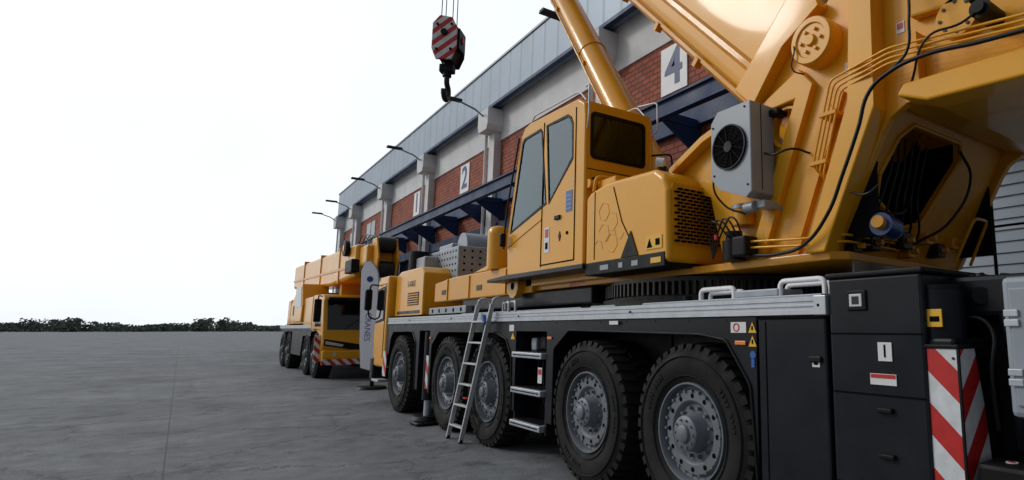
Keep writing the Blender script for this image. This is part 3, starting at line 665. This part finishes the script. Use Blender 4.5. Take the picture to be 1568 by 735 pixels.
px('door_keyhole_star',C,BLK,[(6.0,2.60),(6.03,2.66),(6.06,2.60),(6.03,2.54)],3.294,3.30)
box('cab_decal',C,STB,3.2955,3.2995,5.76,5.90,2.86,3.10,0)
for k in range(4):box('cab_decal_line',C,GRY,3.294,3.2957,5.78,5.88,2.89+k*.05,2.90+k*.05,0)
box('cab_safety_label',C,STW,3.2955,3.2995,6.28,6.40,2.44,2.74,0);box('cab_safety_label_red',C,RED,3.293,3.2957,6.30,6.38,2.62,2.72,0);box('cab_safety_label_mark',C,SEAM,3.293,3.2957,6.31,6.37,2.48,2.56,0)
tube('cab_front_pillar_rail',C,BLK,[(3.27,7.50,2.6),(3.27,7.48,2.9),(3.28,7.16,4.05)],.012)
box('mirror_arm_block',C,BLK,3.18,3.26,7.40,7.46,2.62,2.8,.02)
tube('wiper_arm',C,BLK,[(3.7,7.48,2.75),(3.9,7.36,3.2),(3.85,7.30,3.5)],.010)
tube('cab_back_crease',C,SEAM,[(3.33,5.513,3.30),(4.22,5.513,3.30)],.005,False)
cyl('cab_latch',C,BLK,(4.1,5.515,3.33),(4.1,5.50,3.33),.03);cyl('cab_rear_plug',C,BLK,(3.42,5.515,3.18),(3.42,5.505,3.18),.03)
rtube('roof_handrail',C,LAD,[(3.36,7.0,4.17),(3.36,6.9,4.30),(3.36,5.75,4.27),(3.36,5.6,4.12)],.010)
rtube('roof_handrail',C,LAD,[(4.18,7.0,4.17),(4.18,6.9,4.30),(4.18,5.75,4.27),(4.18,5.6,4.12)],.010)
rtube('cab_corner_grab_rail',C,ALU,[(3.32,5.50,3.75),(3.30,5.44,3.85),(3.30,5.44,4.25),(3.36,5.60,4.28)],.011)
rtube('cab_corner_grab_rail',C,ALU,[(4.22,5.50,3.85),(4.26,5.44,3.9),(4.26,5.44,4.26),(4.2,5.75,4.28)],.011)
box('roof_vent',C,BLK,3.6,3.95,6.2,6.6,4.17,4.23,.02)
rtube('rear_mirror_arm',C,BLK,[(4.22,5.5,3.6),(4.4,5.35,3.62),(4.42,5.35,3.4)],.012);box('rear_mirror',C,BLK,4.34,4.5,5.30,5.38,3.2,3.45,.03)
px('cab_floor_plate',C,DRK,[(8.0,2.18),(5.45,2.18),(5.45,2.235),(7.4,2.245),(8.0,2.22)],3.26,4.3,.008)
box('cab_support_block',C,YEL,3.55,4.4,5.4,7.4,2.10,2.19,.01)
# ---- engine hood
hood=[(5.47,2.14),(5.47,2.93),(5.36,3.0),(5.05,3.05),(4.25,3.02),(4.12,2.93),(4.07,2.80),(4.06,2.14)]
px('engine_hood',C,YEL,hood,3.30,4.16,.05,segs=5)
box('hood_lower_trim',C,BLK,3.292,4.0,4.10,5.45,2.10,2.235,.01)
px('hood_trim_wedge',C,BLK,[(4.5,2.235),(4.78,2.235),(4.62,2.48)],3.288,3.31)
for a,b in((4.15,4.3),(4.5,4.6),(4.75,4.82),(5.0,5.15)):box('trim_label',C,STY if a==4.15 else GRY,3.288,3.292,a,b,2.14,2.19,0)
px('hazard_label',C,STY,[(4.14,2.27),(4.38,2.27),(4.38,2.39),(4.14,2.39)],3.292,3.301)
px('hazard_symbol',C,SEAM,[(4.28,2.285),(4.36,2.285),(4.32,2.37)],3.289,3.293);px('hazard_symbol',C,SEAM,[(4.17,2.30),(4.23,2.30),(4.23,2.36),(4.17,2.36)],3.289,3.293)
tube('hood_panel_gap',C,SEAM,[(3.298,5.28,2.26),(3.298,5.28,2.98)],.005,False)
tube('hood_panel_gap',C,SEAM,[(3.298,4.93,2.97),(3.298,4.78,2.6),(3.298,4.55,2.28)],.006,False)
for cy,cz,s,n0,n1 in((5.10,2.74,.10,0,7),(4.95,2.62,.10,1,6),(5.10,2.52,.10,0,5),(4.95,2.40,.10,0,6),(4.82,2.50,.08,3,7),(5.2,2.38,.08,0,4)):
    tube('hood_relief_line',C,YEL2,[(3.3005,cy+s*math.cos(math.pi/3*i+.25),cz+s*math.sin(math.pi/3*i+.25)) for i in range(n0,n1)],.0045,False)
g=[]
for r_ in range(16):
    for c_ in range(9):
        x=3.40+c_*.077+(.038 if r_%2 else 0);z=2.33+r_*.032
        if x>4.06:continue
        w=.031;h=.0085
        pts=[(x-w,z),(x-w+.006,z-h),(x+w-.006,z-h),(x+w,z),(x+w-.006,z+h),(x-w+.006,z+h)]
        g.append(gprism(pts,4.042,4.057,'Y'))
add('hood_grille_slots',C,SEAM,g,smooth=False)
py('grille_border',C,YEL2,ywin(3.345,4.10,2.29,2.86,0,.03),4.0575,4.063)
rtube('hood_deck_rail',C,YEL,[(3.36,5.40,3.02),(3.36,5.36,3.18),(3.75,5.3,3.18),(3.75,5.3,3.02)],.02)
box('hood_top_bracket',C,YEL,3.40,3.7,5.05,5.4,3.03,3.14,.02);cyl('beacon_base',C,BLK,(3.5,4.4,3.02),(3.5,4.4,3.10),.05);cyl('work_light',C,LAMPG,(3.45,4.42,3.14),(3.5,4.36,3.13),.05);
for x,y in((3.45,5.48),(3.55,5.48)):cyl('cab_damper',C,YEL,(x-.12,y,3.12),(x+.02,y,3.12),.05)
px('front_frame',C,YEL2,[(11.1,2.02),(11.1,2.36),(10.2,2.42),(7.2,2.42),(7.2,2.02)],3.55,5.4,.02)
for y in(10.4,9.4,8.0):box('frame_rib',C,YEL,3.53,3.56,y,y+.04,2.04,2.40,.006)
box('front_frame_lower',C,DRK,3.6,5.5,5.8,9.8,1.84,2.03,.02)
cyl('front_frame_lug',C,YEL,(3.46,7.6,2.12),(3.56,7.6,2.12),.16);cyl('front_frame_lug_hole',C,SEAM,(3.455,7.6,2.12),(3.47,7.6,2.12),.05)
px('front_frame_label',C,RED,[(6.0,2.08),(6.35,2.05),(6.3,2.14),(6.05,2.16)],3.615,3.622)
box('ballast_slab',C,ALU2,3.5,5.6,9.4,11.2,1.80,1.92,.01)
for k in range(5):cyl('ballast_hole',C,SEAM,(3.495,9.6+.35*k,1.86),(3.505,9.6+.35*k,1.86),.035,n=16)
for y in(10.6,9.0):box('frame_text_plate',C,DRK,3.542,3.551,y-.1,y+.1,2.14,2.22,0)
cyl('yellow_buffer_post',C,YEL,(3.60,8.45,2.42),(3.60,8.45,2.95),.16);add('yellow_buffer_cap',C,YEL,grev([(2.95,.16),(3.0,.155),(3.05,.12),(3.07,.06),(3.075,.001)],(3.6,8.45,0),'Z',28))
px('curved_chute',C,YEL,[(8.65,2.42),(9.3,2.42),(8.75,2.50)],3.55,3.9,.01)
add('perforated_guard',C,ALU2,gprism([(11.2,2.45),(13.0,2.45),(13.1,2.95),(12.9,3.12),(11.2,3.12)],3.98,5.0,'X'),.02,smooth=False)
g=[]
for a in range(11):
    for b_ in range(5):
        g.append(gcyl((3.985,11.32+a*.155,2.53+b_*.125),(3.974,11.32+a*.155,2.53+b_*.125),.022,n=10))
for a in range(6):
    for b_ in range(5):
        g.append(gcyl((4.1+a*.155,11.205,2.53+b_*.125),(4.1+a*.155,11.194,2.53+b_*.125),.022,n=10))
add('guard_perforations',C,SEAM,g)
cyl('winch_drum',C,ALU2,(4.3,11.9,3.2),(5.0,11.9,3.2),.28);box('winch_rope_top',C,GRY,4.2,5.0,12.2,13.0,3.12,3.3,.03)
px('front_engine_cover',C,YEL,[(11.55,1.80),(13.4,1.80),(13.4,2.62),(13.1,2.72),(11.7,2.72),(11.55,2.6)],3.48,5.9,.03,segs=3)
box('engine_cover_side_louvre',C,BLK,3.474,3.482,11.8,12.5,2.0,2.25,0)
for k in range(5):box('louvre_slat',C,YEL2,3.466,3.476,11.8,12.5,2.02+.045*k,2.04+.045*k,0)
text('cover_marking',C,DRK,'5-AXLE',.16,(3.474,12.3,2.42),ROTX,.001)
box('cover_marking_bar',C,DRK,3.474,3.482,11.7,13.2,1.84,1.90,0)
box('grey_exhaust_box',C,GRY,3.7,4.6,12.3,13.2,2.72,3.0,.03)
cyl('air_filter_drum',C,BLK,(3.8,13.0,2.72),(3.8,13.0,3.15),.2)
dc=[(13.45,.75),(14.34,.75),(14.44,1.5),(14.32,2.45),(14.15,2.66),(13.45,2.66)]
px('driver_cab_shell',C,YEL,dc,3.34,6.05,.05,segs=3)
px('driver_side_window_seal',C,BLK,[(13.62,1.72),(14.32,1.66),(14.24,2.4),(13.66,2.45)],3.332,3.35)
px('driver_side_window',C,GLSB,[(13.67,1.77),(14.27,1.71),(14.20,2.35),(13.71,2.4)],3.326,3.34)
tube('driver_door_gap',C,SEAM,[(3.338,13.58,.95),(3.338,13.58,2.5),(3.338,14.3,2.48)],.008,False)
box('driver_cab_front_glass',C,GLSB,3.45,5.9,14.38,14.46,1.6,2.4,.02)
rtube('driver_mirror_arm',C,BLK,[(3.34,14.3,2.5),(3.22,14.42,2.52),(3.19,14.45,2.3)],.018);box('driver_mirror',C,BLK,3.12,3.27,14.42,14.52,1.95,2.42,.04)
rtube('driver_mirror_arm',C,BLK,[(3.34,14.3,1.75),(3.22,14.42,1.8),(3.19,14.45,2.0)],.018)
box('front_bumper',C,DRK,3.32,6.1,14.25,14.5,.45,.95,.04)
box('driver_step',C,ALU,3.28,3.5,13.6,14.1,.45,.5,.01);box('driver_stripe_board',C,STRA,3.30,3.315,13.1,13.35,.6,1.1,0)
box('rear_wall_of_cab_dark',C,BLK,3.36,6.0,13.28,13.44,.8,1.8,.01)

# ============================================================ LADDER
Lr=empty('access_ladder')
def lpos(t,side):
    y=8.60+(7.95-8.60)*t+side*.25;return(3.13+.10*t,y,.02+1.86*t)
for s in(-1,1):
    a=Vector(lpos(0,s));b=Vector(lpos(1,s))
    v=[]
    for p in(a,b):
        for dx,dy in((-.03,-.018),(.03,-.018),(.03,.018),(-.03,.018)):v.append((p.x+dx,p.y+dy,p.z))
    add('ladder_rail',Lr,LAD,(v,[(3,2,1,0),(4,5,6,7),(0,1,5,4),(1,2,6,5),(2,3,7,6),(3,0,4,7)]),.004)
    cyl('ladder_foot',Lr,BLK,(a.x,a.y,.0),(a.x,a.y+0,.05),.03,n=12)
    tube('ladder_top_hook',Lr,LAD,[tuple(b),(b.x+.02,b.y-.02,b.z+.07),(b.x+.14,b.y-.03,b.z+.06),(b.x+.18,b.y-.03,b.z-.08)],.018)
for k in range(6):
    t=.1+k*.155;a=Vector(lpos(t,-1));b=Vector(lpos(t,1));box('ladder_rung',Lr,LAD,a.x-.03,a.x+.04,a.y,b.y,a.z-.012,a.z+.012,.004)
box('ladder_lock_red',Lr,RED,3.11,3.16,8.2,8.3,.60,.62,.004)
cyl('ladder_strap_blue',Lr,STB,(3.18,7.80,1.62),(3.18,7.86,1.72),.03)

# ============================================================ FEATHER FLAG
Fg=empty('feather_flag')
FX,FY=4.02,17.2
tube('flag_pole',Fg,ALU,[(FX,FY,.05),(FX,FY,2.6),(FX-.05,FY,3.1),(FX-.25,FY,3.38)],.016)
fp=[(FX,.45),(FX,2.6),(FX-.04,3.05),(FX-.2,3.33),(FX-.36,3.30),(FX-.44,3.05),(FX-.42,2.4),(FX-.36,1.2),(FX-.30,.55)]
py('flag_cloth',Fg,GRN,fp,FY-.004,FY+.004)
text('flag_lettering',Fg,STB,'CRANES',.20,(FX-.20,FY-.008,1.6),(R(90),R(90),0),.001)
cyl('flag_emblem',Fg,STB,(FX-.22,FY-.006,2.85),(FX-.22,FY-.012,2.85),.08)
cyl('flag_base',Fg,BLK,(FX,FY,0),(FX,FY,.07),.38,.34);cyl('flag_socket',Fg,BLK,(FX,FY,.07),(FX,FY,.35),.05)

# ============================================================ SECOND CRANE
B=empty('mobile_crane')
X0,X1=3.38,6.2;Y0=20.8
for y in(22.1,23.8,28.2,29.8):
    wheel(B,X0+.02,y,.715);wheel(B,X1-.05,y,.715,flip=True)
cabB=[(Y0+.15,.55),(Y0,1.1),(Y0+.05,1.55),(Y0+.28,2.45),(Y0+.45,2.62),(Y0+2.1,2.66),(Y0+2.15,1.5),(Y0+1.95,1.45),(Y0+1.3,1.5),(Y0+.62,1.35),(Y0+.5,.55)]
px('cab_shell',B,YEL,cabB,X0,X1-.25,.06,segs=3)
v=[(X0+.12,Y0+.035,1.52),(X1-.4,Y0+.035,1.52),(X1-.4,Y0+.262,2.42),(X0+.12,Y0+.262,2.42),(X0+.12,Y0+.1,1.52),(X1-.4,Y0+.1,1.52),(X1-.4,Y0+.32,2.42),(X0+.12,Y0+.32,2.42)]
add('windshield',B,GLSB,(v,[(0,1,2,3),(4,7,6,5),(0,4,5,1),(1,5,6,2),(2,6,7,3),(3,7,4,0)]))
box('sun_visor',B,BLK,X0+.1,X1-.35,Y0+.02,Y0+.3,2.42,2.52,.02)
px('side_window',B,GLSB,[(Y0+.42,1.62),(Y0+1.5,1.62),(Y0+1.5,2.4),(Y0+.6,2.4)],X0-.006,X0+.02)
py('front_mask',B,BLK,[(X0+.06,1.04),(X0+.8,.92),(X1-1.1,.92),(X1-.35,1.04),(X1-.35,1.20),(X0+1.0,1.08),(X0+.06,1.24)],Y0-.02,Y0+.06,.02)
for x,s in((X0+.36,1),(X1-.65,-1)):
    py('headlight',B,LAMPG,[(x-.26*s,1.18),(x-.26*s,1.08),(x+.2*s,1.0),(x+.24*s,1.07)],Y0-.04,Y0,.01);cyl('fog_lamp',B,LAMPG,(x,Y0-.06,.78),(x,Y0+.03,.78),.055)
box('bumper',B,YEL,X0+.02,X1-.2,Y0-.05,Y0+.3,.62,.90,.05)
box('bumper_stripes',B,STRB,X0+.02,X1-.2,Y0-.08,Y0+.05,.46,.63,.006)
box('stripe_board',B,STRB,X0-.16,X0+.10,Y0+.25,Y0+.28,.55,1.35,.004)
for x in(X0-.18,X1-.1):
    rtube('mirror_arm',B,BLK,[(x+.15,Y0+.35,2.55),(x,Y0+.05,2.55),(x,Y0+.05,2.3)],.02);box('mirror',B,BLK,x-.1,x+.1,Y0,Y0+.1,1.75,2.45,.04)
tube('wiper',B,HOSE,[(X0+.6,Y0+.02,1.54),(X0+1.2,Y0+.12,2.0)],.012);tube('wiper',B,HOSE,[(X0+1.3,Y0+.02,1.54),(X0+1.8,Y0+.12,2.0)],.012)
box('chassis',B,DRK,X0+.7,X1-.6,Y0+.5,31,.8,1.45,.02);box('deck',B,DRK,X0+.05,X1-.05,Y0+2.2,31,1.45,1.62,.02)
box('deck_rail',B,ALU,X0,X0+.05,Y0+2.2,31,1.56,1.68,.005)
px('wheel_guards',B,DRK,[(Y0+2.2,1.45),(Y0+3.9,1.45),(27.3,1.45),(27.3,.6),(Y0+4.2,.6),(Y0+3.9,1.3),(Y0+2.3,1.3)],X0+.02,X0+.5,.01)
px('superstructure_body',B,YEL,[(26.6,1.75),(26.6,2.7),(27.5,3.0),(29.6,3.0),(30.6,2.6),(30.6,1.75)],X0+.3,X1-.3,.05)
box('engine_box',B,YEL,X0+.05,X0+1.0,23.4,25.1,1.65,2.65,.05)
px('operator_cab',B,YEL,[(25.3,1.8),(25.15,2.4),(25.5,3.2),(27.0,3.2),(27.1,1.8)],X0-.02,X0+.85,.04);px('operator_cab_window',B,GLSB,[(25.35,2.35),(25.6,3.08),(26.8,3.08),(26.8,2.35)],X0-.03,X0)
for y in(28.2,29.2):
    box('body_panel_gap',B,SEAM,X0+.29,X0+.301,y,y+.03,1.8,2.9,0)
    box('body_louvre',B,BLK,X0+.288,X0+.301,y+.2,y+.7,2.1,2.5,0)
px('boom_box',B,YEL,[(20.2,3.15),(20.2,4.15),(33,4.45),(33,3.40),(24,3.05)],4.0,5.15,.10,segs=3)
px('boom_side_strip',B,YEL2,[(20.3,3.42),(20.3,3.50),(33,3.78),(33,3.70)],3.975,4.0,0)
px('boom_inner_section',B,YEL,[(19.3,3.25),(19.3,4.05),(20.4,4.05),(20.4,3.25)],4.12,5.02,.06)
for y in(22.5,26,30):px('boom_band',B,YEL2,[(y,3.1+(y-24)*.03),(y+.12,3.1+(y-24)*.03),(y+.12,4.2+(y-20)*.025),(y,4.2+(y-20)*.025)],3.97,5.18,.01)
for x in(4.3,4.84):px('boom_head',B,YEL2,[(18.9,3.1),(18.7,3.6),(19.0,4.25),(19.5,4.25),(19.5,3.2)],x,x+.06,.02)
for z,y in((3.3,19.1),(4.05,19.1)):cyl('head_sheave',B,GREASE,(4.38,y,z),(4.82,y,z),.25)
box('boom_rest',B,YEL2,4.2,5.0,23.0,23.3,1.6,3.1,.02)
for k in range(5):tube('rope_loops',B,HOSE,[(4.2+.1*k,20.9,4.2),(4.25+.1*k,20.5,4.5),(4.3+.1*k,20.0,4.2)],.015)
cyl('hose_reel',B,BLK,(3.85,21.2,4.1),(3.99,21.2,4.1),.26);cyl('hose_reel_hub',B,YEL,(3.83,21.2,4.1),(3.85,21.2,4.1),.10)
box('auxiliary_sheave_box',B,BLK,3.75,3.98,19.4,20.3,3.2,3.6,.03)
box('counterweight',B,YEL,X0+.3,X1-.3,30.7,31.5,1.7,2.8,.06)

# ============================================================ BUILDING
H=empty('industrial_building')
BX=10.0;YE=56.0;YS=-30.0
box('main_volume',H,CONC,BX+.35,BX+30,YS,YE,0,12.3,0)
box('fascia_cladding',H,CLAD,9.55,BX+.36,YS,YE+.3,10.98,12.85,.02)
box('fascia_cap',H,ALU2,9.50,BX+.4,YS,YE+.35,12.85,12.95,.01)
box('gutter',H,BLU,9.42,9.62,YS,YE+.35,10.84,10.975,.01)
box('roof_sheet',H,CLAD,BX+.36,BX+30,YS,YE,12.3,12.5,0)
cols=[55.6,49.6,41.0,32.55,23.9,15.3,6.7,-1.9,-10.5,-19.1]
box('white_band',H,CONC,BX-.05,BX+.35,YS,YE,9.52,10.99,0)
for k,c in enumerate(cols):
    box('pilaster',H,CONC,BX-.32,BX+.05,c-.28,c+.28,0,10.84,.01)
    px('pilaster_capital',H,CONC,[(c-.42,9.85),(c+.42,9.85),(c+.55,10.1),(c+.55,10.80),(c-.55,10.80),(c-.55,10.1)],BX-.75,BX+.0,.03)
    rtube('floodlight_arm',H,ALU2,[(9.3,c,10.5),(8.9,c,10.75),(8.2,c,10.95)],.04)
    add('floodlight_head',H,BLK,gprism([(c-.17,10.93),(c+.17,10.93),(c+.12,11.03),(c-.12,11.03)],7.55,8.3,'X'),.02,smooth=False)
    cyl('downpipe',H,CONC,(BX-.38,c+.45,0),(BX-.38,c+.45,9.9),.07,n=12)
cs=sorted(cols)
for a,b in zip(cs[:-1],cs[1:]):
    y0,y1=a+.28,b-.28
    box('brick_panel_upper',H,BRK,BX,BX+.3,y0,y1,7.2,9.53,0)
    box('lintel_beam',H,BLU,BX-.16,BX+.2,y0-.1,y1+.1,6.72,7.2,.01)
    box('brick_panel_lower',H,BRK,BX+.02,BX+.3,y0,y1,5.95,6.73,0)
    box('door_header_beam',H,BLU,BX-.10,BX+.2,y0-.1,y1+.1,5.5,5.95,.01)
    if b<8:
        box('roller_shutter',H,SHUT,BX+.12,BX+.2,y0,y1,0,5.5,0)
        box('shutter_header',H,BLU,BX-.5,BX+.12,y0,y1,4.62,5.2,.02)
    else:
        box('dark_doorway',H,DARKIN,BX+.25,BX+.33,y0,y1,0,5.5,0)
        n=3
        for i in range(1,n):
            yy=y0+(y1-y0)*i/n;box('door_post',H,BLU,BX,BX+.2,yy-.08,yy+.08,0,5.5,.005)
        box('door_mid_rail',H,BLU,BX+.02,BX+.18,y0,y1,3.0,3.12,0)
    m=3
    for i in range(m):
        yy=y0+.6+(y1-y0-1.2)*i/(m-1)
        box('canopy_crossbeam',H,BLU,8.55,BX,yy-.07,yy+.07,6.62,6.85,.005)
        add('canopy_bracket',H,BLU,gprism([(9.85,5.95),(9.99,5.95),(9.99,6.62),(8.75,6.62)],yy-.05,yy+.05,'Y'),.004,smooth=False)
box('canopy_edge_beam_top',H,BLU,8.42,8.62,-22,YE-4,6.90,6.95,0);box('canopy_edge_beam_web',H,BLU,8.50,8.54,-22,YE-4,6.55,6.90,0);box('canopy_edge_beam_bottom',H,BLU,8.42,8.62,-22,YE-4,6.50,6.55,0)
for yy,wd in((52.0,1.6),(46.0,2.4)):
    box('upper_window',H,GLSB,BX-.03,BX+.03,yy-wd/2,yy+wd/2,7.5,9.1,0)
    box('upper_window_frame',H,CONC,BX-.05,BX-.02,yy-.04,yy+.04,7.5,9.1,0)
for s,yc in(('1',35.2),('2',27.7),('3',20.2),('4',12.0)):
    box('bay_sign_board',H,WHT,BX-.04,BX-.002,yc-.56,yc+.56,7.98,9.36,.004)
    o=text('bay_number',H,STN,s,1.5,(BX-.046,yc,8.67),ROTX,.003);o.data.offset=.03
box('end_wing',H,BRK,BX+.3,BX+29,YE,YE+.2,0,9.5,0)

# ============================================================ GROUND
bm=bmesh.new()
bmesh.ops.create_grid(bm,x_segments=8,y_segments=8,size=1500)
me=bpy.data.meshes.new('ground');bm.to_mesh(me);bm.free();me.materials.append(groundmat())
go=bpy.data.objects.new('ground',me);sc.collection.objects.link(go)

LEAF=mat('hazed_foliage',(.10,.115,.10),.95,var=.5,vscale=.3,spec=.05)  # leaf colour paled and greyed to paint in distance haze
V=[];F=[]
for i in range(230):
    cx=-190+i*1.3+random.uniform(-3,3);cy=430+random.uniform(-25,40);h=random.uniform(3.0,5.5)*(1+.35*math.sin(i*.13))
    rad=random.uniform(3,5.5)
    for k in range(110):
        a=random.uniform(0,6.28);t=random.random();rr=rad*math.sqrt(random.random())*(1-.6*abs(t-.4))
        c=Vector((cx+rr*math.cos(a),cy+rr*math.sin(a),.1+t*h))
        u=Vector((random.gauss(0,1),random.gauss(0,1),random.gauss(0,1))).normalized();w=u.orthogonal().normalized();s=random.uniform(.3,.8)
        o=len(V);V+=[tuple(c+u*s),tuple(c+w*s),tuple(c-u*s),tuple(c-w*s)];F.append((o,o+1,o+2,o+3))
me=bpy.data.meshes.new('distant_trees');me.from_pydata(V,[],F);me.materials.append(LEAF)
to=bpy.data.objects.new('distant_trees',me);sc.collection.objects.link(to)

# ============================================================ LIGHT
sd=Vector((-.62,.60,.52)).normalized()
w=bpy.data.worlds.new('World');sc.world=w;w.use_nodes=True
nt=w.node_tree;bg=nt.nodes['Background']
sky=nt.nodes.new('ShaderNodeTexSky');sky.sky_type='NISHITA';sky.sun_disc=False
sky.sun_elevation=math.asin(sd.z);sky.sun_rotation=math.atan2(sd.x,sd.y);sky.dust_density=4;sky.air_density=1.2
mx=nt.nodes.new('ShaderNodeMix');mx.data_type='RGBA';mx.inputs[0].default_value=.85
nt.links.new(sky.outputs[0],mx.inputs[6])
tc=nt.nodes.new('ShaderNodeTexCoord');n=nt.nodes.new('ShaderNodeTexNoise');n.inputs['Scale'].default_value=1.6;n.inputs['Detail'].default_value=5
nt.links.new(tc.outputs['Generated'],n.inputs['Vector'])
cr=nt.nodes.new('ShaderNodeValToRGB');cr.color_ramp.elements[0].position=.3;cr.color_ramp.elements[0].color=(.80,.88,.97,1);cr.color_ramp.elements[1].position=.7;cr.color_ramp.elements[1].color=(.94,.98,1,1)
nt.links.new(n.outputs['Fac'],cr.inputs[0])
dt=nt.nodes.new('ShaderNodeVectorMath');dt.operation='DOT_PRODUCT';dt.inputs[1].default_value=Vector((-.12,.92,.36)).normalized()
nt.links.new(tc.outputs['Generated'],dt.inputs[0])
mp=nt.nodes.new('ShaderNodeMapRange');mp.interpolation_type='SMOOTHSTEP';mp.inputs[1].default_value=-.1;mp.inputs[2].default_value=.90;mp.inputs[3].default_value=2.8;mp.inputs[4].default_value=12.0
nt.links.new(dt.outputs['Value'],mp.inputs[0])
sc_=nt.nodes.new('ShaderNodeVectorMath');sc_.operation='SCALE'
nt.links.new(mp.outputs[0],sc_.inputs['Scale'])
nt.links.new(cr.outputs[0],sc_.inputs[0]);nt.links.new(sc_.outputs[0],mx.inputs[7])
nt.links.new(mx.outputs[2],bg.inputs['Color']);bg.inputs['Strength'].default_value=.1
sl=bpy.data.lights.new('sun','SUN');sl.energy=.95;sl.angle=R(12);sl.color=(1,.97,.93)
so=bpy.data.objects.new('sun',sl);sc.collection.objects.link(so);so.rotation_euler=sd.to_track_quat('Z','Y').to_euler()

# ============================================================ CAMERA
cd=bpy.data.cameras.new('camera');co=bpy.data.objects.new('camera',cd);sc.collection.objects.link(co);sc.camera=co
cd.sensor_width=36;cd.lens=21.0;cd.shift_x=-.1473;cd.clip_end=4000;cd.clip_start=.05
co.location=(0,0,1.55);co.rotation_euler=(R(98.45),0,R(-38.6))
